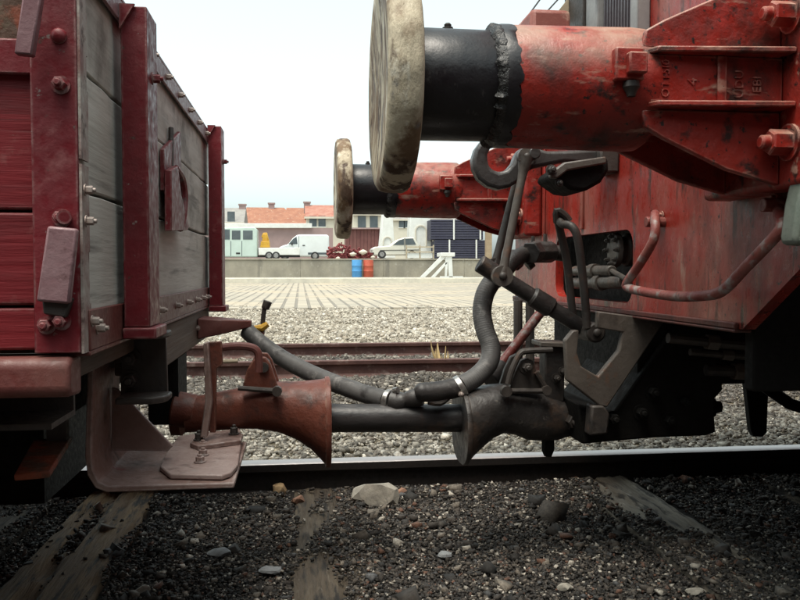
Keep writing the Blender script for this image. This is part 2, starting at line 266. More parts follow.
material('pale_edge', (0.40, 0.38, 0.34), (0.20, 0.10, 0.09), 14, spots=[((0.06, 0.03, 0.025), 22, .58, .68, V)], rough=.7, bump=.4)
material('tread_steel', (0.38, 0.29, 0.265), (0.25, 0.165, 0.145), 9, spots=[((0.07, 0.035, 0.025), 14, .56, .70, V), ((0.36, 0.32, 0.30), 24, .60, .72, V)], rough=.45, bump=.35)
material('shade_blocker_brick', (0.09, 0.045, 0.035), (0.06, 0.035, 0.03), 2, rough=.9, bump=.4, bscale=12)  # dark brick of the added light-blocking shed out of view
material('sleeper_brown', (0.20, 0.125, 0.060), (0.11, 0.066, 0.034), 6, (3, .4, 1), spots=[((0.02, 0.014, 0.010), 10, .50, .62, (4, .6, 1)), ((0.26, 0.19, 0.11), 12, .60, .74, (4, .7, 1))], rough=.9, bump=1.0, bscale=26, bdist=.010, bstretch=(5, .35, 1))
material('sleeper_pale', (0.26, 0.225, 0.175), (0.12, 0.095, 0.07), 6, (3, .4, 1), spots=[((0.03, 0.022, 0.016), 10, .50, .60, (4, .7, 1)), ((0.36, 0.33, 0.28), 12, .60, .74, (4, .7, 1))], rough=.9, bump=1.0, bscale=26, bdist=.010, bstretch=(5, .35, 1))
material('bar_steel', (0.040, 0.036, 0.036), (0.020, 0.018, 0.018), 8, (.5, 1, 1), spots=[((0.085, 0.075, 0.07), 18, .58, .70, (.3, 1, 1)), ((0.07, 0.04, 0.028), 12, .58, .70, V)], rough=.4, bump=.5, bscale=40, rvar=.15)
# ------------------------------------------------------------------ shared bolt meshes (axis +Z, base at z = 0)
def mesh_of(mb, mat, name):
    me = bpy.data.meshes.new(name); me.from_pydata(mb.v, [], mb.f); finish(me); me.materials.append(MAT[mat]); return me
def bolt_mesh(mat, r, h):
    mb = MB(); mb.lathe([(0, r*1.5), (r*.25, r*1.5)], (0, 0, 0), (0, 0, 1), 16); mb.lathe([(r*.25, r*1.05), (h*.7, r*1.05), (h*.75, r*.9)], (0, 0, 0), (0, 0, 1), 6)
    mb.lathe([(h*.7, r*.6), (h, r*.55), (h*1.05, r*.4)], (0, 0, 0), (0, 0, 1), 12); return mesh_of(mb, mat, 'bolt_mesh_' + mat)
def rivet_mesh(mat, r):
    mb = MB(); mb.lathe([(0, r), (r*.3, r*.95), (r*.55, r*.75), (r*.7, r*.4), (r*.74, r*.05)], (0, 0, 0), (0, 0, 1), 12); return mesh_of(mb, mat, 'rivet_mesh_' + mat)
TO_CAM = (R(90), 0, 0); TO_RIGHT = (0, R(90), 0); TO_LEFT = (0, R(-90), 0); UP = (0, 0, 0)
BZ = bolt_mesh('bolt_zinc', .007, .018); BW = bolt_mesh('wagon_red', .008, .02); BD = bolt_mesh('dark_iron', .012, .03); BL = bolt_mesh('loco_red_casting', .022, .055); BU = bolt_mesh('underframe_black', .012, .03); BS = bolt_mesh('step_steel', .012, .022)
RW = rivet_mesh('wagon_red', .010); RD = rivet_mesh('dark_iron', .012)

# ================================================================== SETTING
GZ = -0.14
def sheet(name, x0, x1, y0, y1, z, mat, th=.05):
    mb = MB(); mb.box((x0, y0, z - th), (x1, y1, z)); return build(name, mb, mat, kind='structure')
g = MB(); g.add([(-1500, -300, GZ), (1500, -300, GZ), (1500, 2500, GZ), (-1500, 2500, GZ)], [(0, 1, 2, 3)]); build('ground', g, 'light_ballast_ground', kind='structure')
sheet('track_bed', -30, 60, -5.0, 3.6, GZ + .010, 'dark_earth', .03)
sheet('cobbled_road', -120, 160, 17.5, 50.6, GZ + .05, 'setts', .06)
kb = MB(); kb.box((-120, 50.6, GZ - .1), (160, 51.4, .225)); build('kerb', kb, 'kerb_stone', kind='structure', bevel=.03)
pv = MB(); pv.box((-120, 51.4, GZ - .1), (160, 58, .215)); build('pavement', pv, 'terrace', kind='structure')
te = MB(); te.box((-250, 58.35, GZ - .2), (300, 600, 1.50)); build('terrace_ground', te, 'terrace', kind='structure')
dw = root('dock_wall', (5, 58.15, 0), 'long grey concrete loading dock wall behind the cobbled road', 'wall')
x = -60.0; wseg = []
while x < 90:
    mb = MB(); mb.box((x + .003, 58.0 + random.uniform(0, .015), .10), (x + 5.997, 58.345, 1.44)); build('wall_panel', mb, 'concrete', dw, bevel=.02)
    mb = MB(); mb.box((x + .01, 57.93, 1.445), (x + 5.99, 58.34, 1.56)); build('coping_stone', mb, 'concrete', dw, bevel=.02); x += 6.0

# rails, one object each
def rail_profile(yc):
    h = [(-.065, 0), (.065, 0), (.065, .012), (.02, .026), (.008, .04), (.008, .105), (.034, .118), (.036, .145), (.028, .150), (-.028, .150), (-.036, .145), (-.034, .118), (-.008, .105), (-.008, .04), (-.02, .026), (-.065, .012)]
    return [(yc + a, b - .150) for a, b in h]
def rail(yc, x0, x1, label, group, mat='rail_steel'):
    mb = MB(); mb.prism(rail_profile(yc), 'YZ', x0, x1); return build('rail', mb, mat, bevel=0, label=label, cat='rail', group=group)
YN, YF = 1.580, 3.087
rail(YN, -26, 55, 'rusty steel rail nearest the camera, lying under the near buffer', 'rails of the coupled vehicles\' track')
rail(YF, -26, 55, 'rail with polished shining top running just under the coupling bar', 'rails of the coupled vehicles\' track')
rail(6.52, -26, 55, 'rusty rail of the empty neighbouring track, the nearer of its two', 'rails of the neighbouring track', 'rail_brown')
rail(8.03, -26, 55, 'rusty rail of the empty neighbouring track, the farther of its two, beside pale gravel', 'rails of the neighbouring track', 'rail_brown')

# sleepers showing through the gravel
def sleeper(x, wd, y0, y1, top, rot, label, mat='sleeper_wood'):
    rd = random.Random(int(x*100)); mb = MB(); n = 44; cols = 16; co = [rd.uniform(-.003, .003) - (.014 if rd.random() < .2 else 0) for _ in range(cols + 1)]
    grid = []
    for j in range(n + 1):
        for i in range(cols + 1):
            u = -wd/2 + wd*i/cols; v = y0 + (y1 - y0)*j/n
            e = .010 if i in (0, cols) else 0
            grid.append((x + u + rd.uniform(-.006, .006)*(1 if i in (0, cols) else .2) + math.tan(rot)*(v - (y0+y1)/2), v + rd.uniform(-.008, .008), top - e + (co[i] if rd.random() < .85 else 0) - rd.random()*.004 - (.012 if rd.random() < .03 else 0)))
    fs = [(j*(cols+1)+i, j*(cols+1)+i+1, (j+1)*(cols+1)+i+1, (j+1)*(cols+1)+i) for j in range(n) for i in range(cols)]
    m = len(grid); low = [(a, b, c - .13) for a, b, c in grid]
    ring = [i for i in range(cols+1)] + [j*(cols+1)+cols for j in range(1, n+1)] + [n*(cols+1)+i for i in range(cols-1, -1, -1)] + [j*(cols+1) for j in range(n-1, 0, -1)]
    fs += [(ring[k], ring[(k+1) % len(ring)], ring[(k+1) % len(ring)]+m, ring[k]+m) for k in range(len(ring))]
    mb.add(grid + low, fs); return build('sleeper', mb, mat, label=label, cat='sleeper', group='wooden sleepers of the coupled vehicles\' track')
ST = -0.100
sleeper(-.66, .25, 1.05, 3.55, ST + .012, 0, 'brown wooden sleeper in the shade below the wagon step', 'sleeper_brown')
sleeper(-1.02, .25, 1.05, 3.55, ST + .004, 0, 'darkest wooden sleeper at the bottom left corner')
sleeper(.085, .24, 1.05, 3.55, ST - .006, R(1), 'grey split sleeper half buried in gravel under the coupling bar')
sleeper(1.20, .25, 1.05, 3.55, ST + .002, R(-1), 'weathered sleeper with pale splintered edge at the right, below the locomotive', 'sleeper_pale')
sleeper(1.95, .25, 1.05, 3.55, ST - .006, 0, 'sleeper at the far right, almost wholly buried in dark gravel')

# ballast stones
IV = np.array([(a, b, c) for c in (-1, 1) for b in (-1, 1) for a in (-1, 1)], float) * .72
IF = np.array([(0, 2, 3), (0, 3, 1), (4, 5, 7), (4, 7, 6), (0, 1, 5), (0, 5, 4), (2, 6, 7), (2, 7, 3), (0, 4, 6), (0, 6, 2), (1, 3, 7), (1, 7, 5)])
def stones(name, n, xr, yr, zf, size, palette, weights, label=None, cat='gravel', mask=None, sig=.38):
    x = RNG.uniform(*xr, n); y = RNG.uniform(*yr, n)
    if mask is not None:
        k = mask(x, y); x = x[k]; y = y[k]; n = len(x)
    s = size * np.exp(RNG.normal(0, sig, n)); z = zf(x, y) + s*.12*RNG.normal(0, 1, n)
    base = IV[None] * RNG.uniform(.35, 1.25, (n, len(IV), 3))
    sc = np.stack([s*RNG.uniform(.7, 1.4, n), s*RNG.uniform(.7, 1.4, n), s*RNG.uniform(.45, .9, n)], 1)
    base = base * sc[:, None, :]
    a = RNG.uniform(0, 6.283, n); t = RNG.normal(0, .7, n)
    ct, st = np.cos(t)[:, None], np.sin(t)[:, None]
    X, Yv, Zv = base[..., 0], base[..., 1]*ct - base[..., 2]*st, base[..., 1]*st + base[..., 2]*ct
    ca, sa = np.cos(a)[:, None], np.sin(a)[:, None]
    vs = np.stack([X*ca - Yv*sa + x[:, None], X*sa + Yv*ca + y[:, None], Zv + z[:, None]], -1).reshape(-1, 3)
    fs = (IF[None] + (np.arange(n)*len(IV))[:, None, None]).reshape(-1, 3)
    ci = RNG.choice(len(palette), n, p=np.array(weights)/sum(weights)); colr = np.array(palette)[ci] * RNG.uniform(.7, 1.35, (n, 1))
    me = bpy.data.meshes.new(name); me.vertices.add(len(vs)); me.vertices.foreach_set('co', vs.astype(np.float32).ravel())
    me.loops.add(fs.size); me.loops.foreach_set('vertex_index', fs.astype(np.int32).ravel())
    me.polygons.add(len(fs)); me.polygons.foreach_set('loop_start', np.arange(0, fs.size, 3, dtype=np.int32)); me.update(calc_edges=True)
    at = me.attributes.new('stone', 'FLOAT_COLOR', 'POINT'); c4 = np.ones((len(vs), 4), np.float32); c4[:, :3] = np.repeat(colr, len(IV), 0); at.data.foreach_set('color', c4.ravel())
    me.materials.append(MAT['stones']); o = bpy.data.objects.new(name, me); COL.objects.link(o); return tag(o, label, cat, kind='stuff')
def wob(x, y, a=.008): return a*(np.sin(x*3.1 + y*1.7) + np.sin(x*1.3 - y*4.3 + 1) + .6*np.sin(x*7.7 + 2*y))
SLEEP = [(-.66, .115, -.62), (-1.02, .10, -.5), (.045, .07, -.65), (1.225, .09, -1.25)]
def fore_mask(x, y):
    keep = np.ones_like(x, bool)
    for sx, hw, cover in SLEEP:
        if sx > 1: hw = .10*np.clip((y - 2.10)/.45, 0, 1); sx = sx + .045*np.clip((2.75 - y)/.6, 0, 1)
        on = np.abs(x - sx) < hw*(1 + .25*np.sin(y*9 + sx*7))
        patch = np.sin(y*7 + sx*11) + np.sin(x*23 + y*3.3 + sx) + .8*np.sin(x*41 - y*17) + .5*RNG.normal(0, 1, len(x))
        keep &= ~(on & (patch > cover))
    keep &= np.abs(y - YN) > .05; keep &= np.abs(y - YF) > .075
    return keep
DARK = [(.017, .015, .013), (.036, .030, .025), (.064, .053, .043), (.13, .11, .088), (.33, .30, .255), (.10, .05, .032), (.062, .062, .063)]
def fz(x, y):
    z = -.119 + wob(x, y, .004) + .03*np.clip((y - 2.85)/.2, 0, 1)
    for sx in (-.66, -1.02, .085, 1.20, 1.95): z = np.where(np.abs(x - sx) < .14, np.maximum(z, -.098), z)
    return z
stones('gravel', 90000, (-1.6, 2.5), (1.65, 3.05), fz, .0046, DARK, [28, 29, 18, 10, 7, 4, 4], 'fine dark oily gravel between the rails in the foreground', mask=fore_mask, sig=.32)
stones('gravel', 2600, (-1.6, 2.5), (1.65, 3.04), lambda x, y: fz(x, y) + .003, .0095, DARK, [24, 26, 22, 12, 7, 5, 6], 'coarser dark gravel lying among the sleepers in the foreground', mask=fore_mask, sig=.45)
LIGHT = [(.10, .092, .078), (.17, .157, .132), (.25, .232, .195), (.34, .315, .265), (.13, .112, .092), (.48, .45, .39)]
stones('gravel', 26000, (-1.9, 3.6), (3.13, 4.7), lambda x, y: -.115 + wob(x, y, .010), .0105, LIGHT, [24, 26, 22, 14, 14, 6], 'grey gravel between the shining rail and the neighbouring track')
MID = [(.055, .048, .040), (.085, .074, .062), (.12, .105, .088), (.19, .17, .145), (.34, .31, .26)]
stones('gravel', 26000, (-1.9, 4.6), (4.4, 6.47), lambda x, y: -.118 + wob(x, y, .010), .0115, MID, [26, 32, 24, 14, 4], 'dusty brown grey gravel close to the neighbouring track')
stones('gravel', 14000, (-2.2, 5.0), (6.56, 7.98), lambda x, y: -.12 + wob(x, y, .01), .013, MID, [30, 30, 24, 14, 5], 'darker gravel between the two rails of the neighbouring track')
CREAM = [(.27, .235, .185), (.34, .305, .245), (.41, .375, .31), (.19, .165, .13), (.50, .47, .41)]
stones('gravel', 60000, (-2.0, 6.6), (8.09, 18.5), lambda x, y: -.122 + wob(x, y, .012), .018, CREAM, [22, 28, 24, 14, 9], 'pale cream gravel between the neighbouring track and the cobbled road')

# individual stones one can pick out
def rock(px, py, wpx, mat, label, zs=.6, seed=1, asp=.7):
    p = P(px, py, Z=-.105); d = (p - Vector((0, 0, HC))).dot(fw); r = wpx*d/F/2; rd = random.Random(seed)
    bm = bmesh.new(); bmesh.ops.create_icosphere(bm, subdivisions=2, radius=1.0)
    pl = [(Vector((rd.gauss(0,1), rd.gauss(0,1), rd.gauss(0,1))).normalized(), rd.uniform(.55, .85)) for _ in range(9)]
    mb = MB(); vs = []
    for q in bm.verts:
        c = q.co.copy()
        for nrm, dd in pl:
            k = c.dot(nrm)
            if k > dd: c -= nrm*(k - dd)
        c += Vector((rd.uniform(-1,1), rd.uniform(-1,1), rd.uniform(-1,1)))*.05
        vs.append(Vector((c.x*r*1.15, c.y*r*asp*1.15, c.z*r*zs*1.15)) + Vector((p.x, p.y, -.118 + r*zs*.55)))
    mb.add(vs, [[v.index for v in f.verts] for f in bm.faces]); bm.free()
    return build('rock', mb, mat, ang=25, label=label, cat='rock', group='loose stones in the foreground')
rock(376, 500, 46, 'rock_pale', 'largest pale rock in the foreground gravel, below the coupling bar', .6, 3)
rock(400, 494, 15, 'rock_brown', 'small reddish brown stone touching the largest pale rock', .8, 4)
rock(280, 490, 17, 'rock_ochre', 'ochre chip of stone close to the shining rail, below the wagon funnel', .9, 5)
rock(299, 500, 15, 'rock_brown', 'brown stone between the ochre chip and the split sleeper', .7, 6)
rock(221, 551, 25, 'rock_grey', 'flat pale grey stone left of the split sleeper', .35, 7)
rock(272, 568, 24, 'rock_grey', 'flat blue grey stone close to the left edge of the split sleeper', .35, 8)
rock(142, 588, 15, 'rock_pale', 'small rounded pale stone at the bottom left, below the brown sleeper', .7, 9)
rock(128, 540, 14, 'rock_brown', 'pinkish stone on the right end of the shaded brown sleeper', .7, 10)
rock(345, 534, 24, 'rock_pale', 'flat grey slab of stone lying on the split sleeper', .3, 11)
rock(748, 561, 13, 'rock_ochre', 'small ochre stone to the right of the splintered sleeper', .7, 12)
rock(573, 478, 14, 'rock_brown', 'brown stone by the shining rail, below the locomotive coupler', .7, 13)
rock(686, 480, 16, 'rock_brown', 'dark red stone by the rail under the locomotive', .7, 14)
rock(566, 585, 16, 'rock_pale', 'small pale stone at the bottom edge between the two right sleepers', .5, 15)
rock(695, 588, 18, 'rock_pale', 'pale flat stone below the tip of the splintered sleeper', .35, 16)
rock(445, 553, 16, 'rock_grey', 'grey stone in the middle of the dark foreground gravel', .5, 17)
# dry weed by the neighbouring track
wd = root('dry_weed', P(443, 372, Z=-.12), 'dry straw coloured weed growing by the rusty neighbouring rail', 'plant')
for k in range(14):
    a = random.uniform(0, 6.28); l = random.uniform(.10, .26); o = OFF[wd.name]; mb = MB()
    q = [o, o + Vector((math.cos(a)*l*.35, math.sin(a)*l*.35, l*.6)), o + Vector((math.cos(a)*l*.45, math.sin(a)*l*.45, l*random.uniform(.9, 1.2)))]
    mb.tube(q, [.006, .008, .002], 5, smooth=4); build('stem', mb, 'straw', wd)

# ================================================================== GOODS WAGON (left)
XE = -.34; W0, W1 = 1.30, 3.10
wg = root('goods_wagon', (-2.6, 2.33, 0), 'dark red open goods wagon with weathered grey plank end', 'wagon')
# side planks (near and far side)
for yy0, yy1 in ((W0, W0 + .035), (W1 - .035, W1)):
    for i, (z0, z1) in enumerate(((.610, .676), (.680, .824), (.828, 1.060), (1.064, 1.30))):
        mb = MB(); dy = random.uniform(0, .003); mb.box((-4.85, yy0 + .006 + dy, z0), (XE - .035, yy1 + dy, z1)); build('plank', mb, 'orange_step' if (i == 3 and yy0 == W0) else 'plank_red', wg, bevel=.004)
    mb = MB(); mb.box((-4.85, yy0 - .004, 1.034), (-.375, yy0 + .004 if yy0 == W0 else yy1 + .006, 1.088)); build('side_rail', mb, 'wagon_red', wg, bevel=.003)
mb = MB(); mb.box((-4.85, W0 + .04, .55), (XE - .04, W1 - .04, .60)); build('floor', mb, 'brown_wood', wg)
# end planks
zz = [.664, .862, 1.052, 1.225]
for i in range(3):
    mb = MB(); dx = random.uniform(-.003, .003)
    n = 24; pr = []; y0, y1 = W0 + .012, W1 - .01
    for k in range(n + 1):
        y = y0 + (y1 - y0)*k/n; a = zz[i] + .003 + random.uniform(-.0015, .0015); b = zz[i+1] - .003 + random.uniform(-.0015, .0015)
        if i == 2: b += random.uniform(-.004, .004)
        pr.append([(XE - .045, y, a), (XE + dx, y, a), (XE + dx + random.uniform(-.001, .001), y, b), (XE - .045, y, b)])
    mb.rings(pr); build('end_plank', mb, 'grey_wood', wg, bevel=.003)
for i in range(3):
    mb = MB(); mb.box((-4.85, W0 + .04, zz[i] + .003), (-4.81, W1 - .04, zz[i+1] - .003)); build('end_plank', mb, 'grey_wood', wg)
mb = MB(); mb.box((-4.80, W0 + .0385, .602), (XE - .05, W0 + .055, 1.29)); build('lining_board', mb, 'brown_wood', wg)
mb = MB(); mb.box((-4.80, W1 - .055, .602), (XE - .067, W1 - .0385, 1.29)); build('lining_board', mb, 'brown_wood', wg)
mb = MB(); mb.box((XE - .0655, W0 + .056, .602), (XE - .0465, W1 - .002, 1.20)); build('lining_board', mb, 'brown_wood', wg)
# end iron work
mb = MB(); mb.box((XE + .001, W0 + .02, .606), (XE + .009, W1, .672)); mb.box((XE - .04, W0 + .02, .598), (XE + .0085, W1, .606)); build('end_angle', mb, 'wagon_red_faded', wg, bevel=.002)
mb = MB(); mb.box((XE + .0045, W0 + .04, 1.196), (XE + .011, W1 - .01, 1.238)); mb.box((XE - .05, W0 + .04, 1.238), (XE + .011, W1 - .01, 1.246)); build('top_angle', mb, 'wagon_pink_iron', wg, bevel=.002)
for y in np.linspace(1.45, 2.9, 8): inst('bolt', BZ, (XE + .010, y, 1.216), wg, TO_RIGHT)
for y in (1.36, 1.95, 2.2, 2.42, 2.62, 2.78, 2.9): inst('bolt', BZ, (XE + .009, y, .640), wg, TO_RIGHT)
def post(y0, y1, z0, z1):
    o = MB(); x1 = XE + .060
    o.prism([(XE + .0125, y0), (x1, y0), (x1, y1), (XE + .0125, y1), (XE + .0125, y1 - .009), (x1 - .010, y1 - .009), (x1 - .010, y0 + .009), (XE + .0125, y0 + .009)], 'XY', z0, z1)
    p = build('post', o, 'wagon_red', wg, bevel=.002)
    o = MB(); o.box((XE + .011, y0 - .008, z0 - .022), (x1 + .012, y1 + .008, z0 - .001)); build('foot', o, 'wagon_red', p, bevel=.003)
    o = MB(); o.prism([(XE + .012, z1 - .045), (XE + .012, z1 + .002), (x1 - .02, z1 + .002)], 'XZ', y0 - .0075, y0 - .0005); build('gusset', o, 'wagon_red', p)
    inst('bolt', BW, (x1, (y0+y1)/2, z1 - .12), p, TO_RIGHT); return p
post(1.545, 1.650, .628, 1.222); post(2.955, 3.065, .606, 1.252)
# red hinge plates on the end, between the posts
mb = MB(); mb.prism([(2.02, .93), (2.30, .90), (2.30, 1.12), (2.02, 1.03)], 'YZ', XE + .001, XE + .012); build('hinge_plate', mb, 'wagon_red', wg, bevel=.002)
mb = MB(); mb.tube([P(171, 128, X=XE + .006), P(171, 200, X=XE + .012)], .007, 8); build('strap', mb, 'dark_iron', wg)
arc = [P(a, b, X=XE + .02) for a, b in ((176, 168), (181, 178), (183, 195), (182, 215), (180, 229))]
mb = MB(); mb.tube(arc, [.008, .012, .014, .014, .010], 8, smooth=4); build('grab_iron', mb, 'wagon_red', wg)
mb = MB(); mb.prism([(P(a, b, X=XE).y, P(a, b, X=XE).z) for a, b in ((159, 170), (166, 166), (170, 195), (178, 226), (177, 230), (159, 231))], 'YZ', XE + .013, XE + .030); build('hinge_leaf', mb, 'wagon_red', wg, bevel=.002)
# corner strap
mb = MB(); mb.box((-.408, W0 - .008, .606), (XE + .001, W0 + .004, 1.32)); build('corner_strap', mb, 'wagon_red', wg, bevel=.002)
ed = MB(); ys = []; zc = .605
while zc < 1.30:
    h = random.uniform(.03, .09); wdt = .036 + random.uniform(-.006, .004); ed.box((XE + .0015, W0 - .006, zc), (XE + .0055, W0 + wdt, zc + h)); zc += h + random.choice((.0, .0, .008))
build('corner_edge', ed, 'pale_edge', wg)
for a, b, me in ((59, 36, RW), (61, 85, BW), (62, 218, BW), (47, 325, BW), (62, 321, BW)): inst('bolt', me, P(a, b, Y=W0 - .008), wg, TO_CAM, 1.2)
for a, b in ((85, 190), (86, 221), (92, 321)): inst('bolt', BZ, P(a, b, X=XE + .009), wg, TO_RIGHT, .9)
# latch bars
la = MB(); la.prism(XZ(((49, 226), (79, 229), (71, 304), (38, 301)), 1.272), 'XZ', 1.262, 1.278); lt = build('latch_bar', la, 'wagon_pink_iron', wg, bevel=.004)
mb = MB(); mb.prism(XZ(((42, 296), (73, 298), (66, 318), (44, 314)), 1.278), 'XZ', 1.274, 1.291); build('latch_keeper', mb, 'dark_iron', lt, bevel=.003)
mb = MB(); mb.tube([P(64, 217, Y=1.268), P(64, 217, Y=1.295)], .011, 12); build('pivot', mb, 'wagon_red', lt)
la = MB(); la.prism(XZ(((25, -6), (44, -6), (34, 57), (16, 55)), 1.26), 'XZ', 1.250, 1.268); build('latch_bar', la, 'wagon_pink_iron', wg, bevel=.003)
# sill fascia + frame channel
mb = MB(); mb.prism([(1.285, .538), (1.345, .535), (1.345, .600), (1.288, .600), (1.278, .590), (1.276, .55)], 'YZ', -4.85, -.352); build('sill', mb, 'wagon_red_faded', wg, bevel=.008, seg=3)
mb = MB(); mb.prism([(1.36, .474), (1.50, .474), (1.50, .535), (1.49, .535), (1.49, .484), (1.36, .484)], 'YZ', -4.85, -.405); build('frame_channel', mb, 'dark_iron', wg)
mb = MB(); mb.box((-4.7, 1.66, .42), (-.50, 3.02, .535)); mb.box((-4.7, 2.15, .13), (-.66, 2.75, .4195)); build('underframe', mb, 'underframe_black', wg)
mb = MB(); mb.box((XE - .09, 1.92, .488), (XE, 3.06, .596)); build('end_beam', mb, 'brown_wood', wg, bevel=.004)
mb = MB(); mb.box((XE - .085, 2.30, .30), (XE - .002, 2.47, .487)); build('beam_bracket', mb, 'underframe_black', wg)
# dark channel bracket with bolts
ch = MB(); ch.prism(XZ(((121, 334), (166, 330), (168, 398), (121, 402)), 1.90), 'XZ', 1.895, 1.91)
cb = build('channel_bracket', ch, 'dark_iron', wg, bevel=.003)
for za, zb in ((.583, .598), (.440, .455)):
    mb = MB(); x0 = P(118, 340, Y=1.84).x; x1 = P(168, 340, Y=1.84).x
    mb.prism([(x0, 1.80), (x1 - .03, 1.80), (x1 - .008, 1.815), (x1, 1.84), (x1, 1.893), (x0, 1.893)], 'XY', za, zb); build('flange', mb, 'dark_iron', cb, bevel=.004)
for b in (358, 380): inst('bolt', BD, P(131, b, Y=1.893), cb, TO_CAM, 1.3)
# shunter's step bracket
sb = MB(); xl = P(84, 460, Y=1.75).x
q = [(xl, .60), (xl, .34), (xl + .006, .30), (xl + .022, .272), (xl + .045, .262), (P(236, 472, Y=1.80).x, .262), (P(236, 472, Y=1.80).x, .274), (xl + .048, .276), (xl + .030, .285), (xl + .018, .31), (xl + .014, .345), (xl + .014, .60)]
n = len(q); Ya = [(1.80 if z > .5 else 1.75 + .05*max(0, (z - .3)/.3)) for _, z in q]
sb.add([(a, Ya[i], b) for i, (a, b) in enumerate(q)] + [(a, 2.03 if b > .3 else 2.17, b) for a, b in q], [tuple(range(n)), tuple(range(2*n-1, n-1, -1))] + [(i, (i+1) % n, n+(i+1) % n, n+i) for i in range(n)])
st = build('step_bracket', sb, 'step_steel', wg, bevel=.003)
mb = MB(); mb.prism(XZ(((112, 387), (118, 389), (173, 446), (168, 451), (112, 450)), 1.93), 'XZ', 1.925, 1.937); build('gusset', mb, 'step_steel', st, bevel=.002)
tp = [P(a, b, Z=.288) for a, b in ((160, 466), (163, 458), (178, 436), (240, 428), (242, 438), (238, 464), (231, 472), (222, 475), (170, 474))]
mb = MB(); mb.prism([(p.x, p.y) for p in tp], 'XY', .2765, .288); pl = build('tread_plate', mb, 'tread_steel', st, bevel=.003)
for a, b in ((203, 455), (203, 447), (200, 462)): inst('bolt', BS, P(a, b, Z=.289), pl, UP, .8)
lb = [P(a, b, Z=.300) for a, b in ((190, 443), (193, 437), (238, 431), (243, 434), (241, 440), (198, 446))]
mb = MB(); mb.prism([(p.x, p.y) for p in lb], 'XY', .2885, .300); build('lever_base', mb, 'step_steel', pl, bevel=.002)
for a, b in ((199, 440), (234, 434)): inst('bolt', BD, P(a, b, Z=.301), pl, UP, .8)
# upright lever with bent handle
mb = MB(); mb.prism(XZ(((204, 343), (209, 341), (213, 400), (208, 436), (201, 436), (206, 400)), 2.08), 'XZ', 2.06, 2.09); up_l = build('upright_lever', mb, 'step_steel', wg, bevel=.003)
mb = MB(); mb.prism(XZ(((208, 342), (222, 341), (223, 364), (217, 368), (216, 432), (210, 432)), 2.10), 'XZ', 2.091, 2.105); build('lever_blade', mb, 'coupler_rust', up_l, bevel=.002)
mb = MB(); mb.tube([P(a, b, Y=2.12) for a, b in ((216, 348), (236, 346), (250, 347), (257, 351), (259, 360), (259, 372))], .0105, 10, smooth=4); build('handle', mb, 'wagon_red_faded', up_l)
mb = MB(); mb.tube([P(a, b, Y=2.30) for a, b in ((212, 362), (238, 361))], .006, 8); build('rod', mb, 'tan_paint', up_l)
# rusty foot step under the frame at far left
ft = [P(a, b, Z=.37) for a, b in ((33, 440), (72, 436), (50, 471), (14, 474))]
mb = MB(); mb.prism([(p.x, p.y) for p in ft], 'XY', .357, .37); fs_ = build('foot_step', mb, 'orange_step', wg, bevel=.003)
p = P(58, 440, Z=.37); mb = MB(); mb.box((p.x - .02, p.y - .012, .371), (p.x + .02, p.y + .012, .46)); build('hanger', mb, 'dark_iron', fs_)
# brake pipe bracket on the end beam
bt = [(XE + .001, 2.70), (P(222, 330, Y=2.72).x, 2.70), (P(251, 330, Y=2.74).x, 2.76), (P(251, 330, Y=2.74).x, 2.80), (P(225, 330, Y=2.72).x, 2.84), (XE + .001, 2.86)]
mb = MB(); n = 6
mb.add([(a, b, .505 + .035*max(0, (a - XE)/.17)) for a, b in bt] + [(a, b, .575 - .012*max(0, (a - XE)/.17)) for a, b in bt], [tuple(range(n)), tuple(range(2*n-1, n-1, -1))] + [(i, (i+1) % n, n+(i+1) % n, n+i) for i in range(n)])
pb = build('pipe_bracket', mb, 'wagon_red_faded', wg, bevel=.004); inst('bolt', BZ, P(197, 328, Y=2.70), pb, TO_CAM)
mb = MB(); mb.tube([P(a, b, Y=2.80) for a, b in ((262, 338), (263, 320), (265, 303))], .008, 8); cl = build('cock_lever', mb, 'dark_iron', wg)
mb = MB(); mb.tube([P(a, b, Y=2.80) for a, b in ((265, 309), (268, 301))], [.014, .016], 10); build('knob', mb, 'dark_iron', cl, bevel=.003)
mb = MB(); mb.tube([P(a, b, Y=2.79) for a, b in ((254, 328), (262, 328), (268, 324))], [.008, .013, .010], 8); build('yellow_tap', mb, 'yellow_paint', cl)
mb = MB(); mb.tube([P(a, b, Y=2.80) for a, b in ((243, 328), (252, 332), (262, 338))], .022, 12); build('end_cock', mb, 'coupler_rust', cl)
# funnel coupler of the wagon, lofted sections (x, y_top, y_bottom, half width)
YC = 2.33
def funnel(sections, flip=False):
    rings = []
    for px, yt, yb, hw in sections:
        a = P(px, yt, Y=YC); b = P(px, yb, Y=YC); cz = (a.z + b.z)/2; h = (a.z - b.z)/2; r = []
        for k in range(28):
            t = 2*math.pi*k/28; c, s_ = math.cos(t), math.sin(t); e = .8
            r.append((a.x, YC + hw*math.copysign(abs(c)**e, c), cz + h*math.copysign(abs(s_)**e, s_)))
        rings.append(r)
    return MB().rings(rings)
fn = build('funnel_coupler', funnel([(186, 398, 432, .045), (214, 393, 430, .055), (240, 388, 428, .06), (258, 384, 428, .068), (278, 382, 431, .078), (296, 382, 438, .088), (310, 381, 447, .10), (320, 380, 457, .112), (325, 379, 463, .12)]), 'coupler_rust', wg, ang=50)
build('flange', funnel([(325, 377.5, 465, .125), (326.5, 377, 465.5, .127), (329, 377, 465.5, .127), (330, 378, 465, .125)]), 'coupler_rust', fn, ang=40)
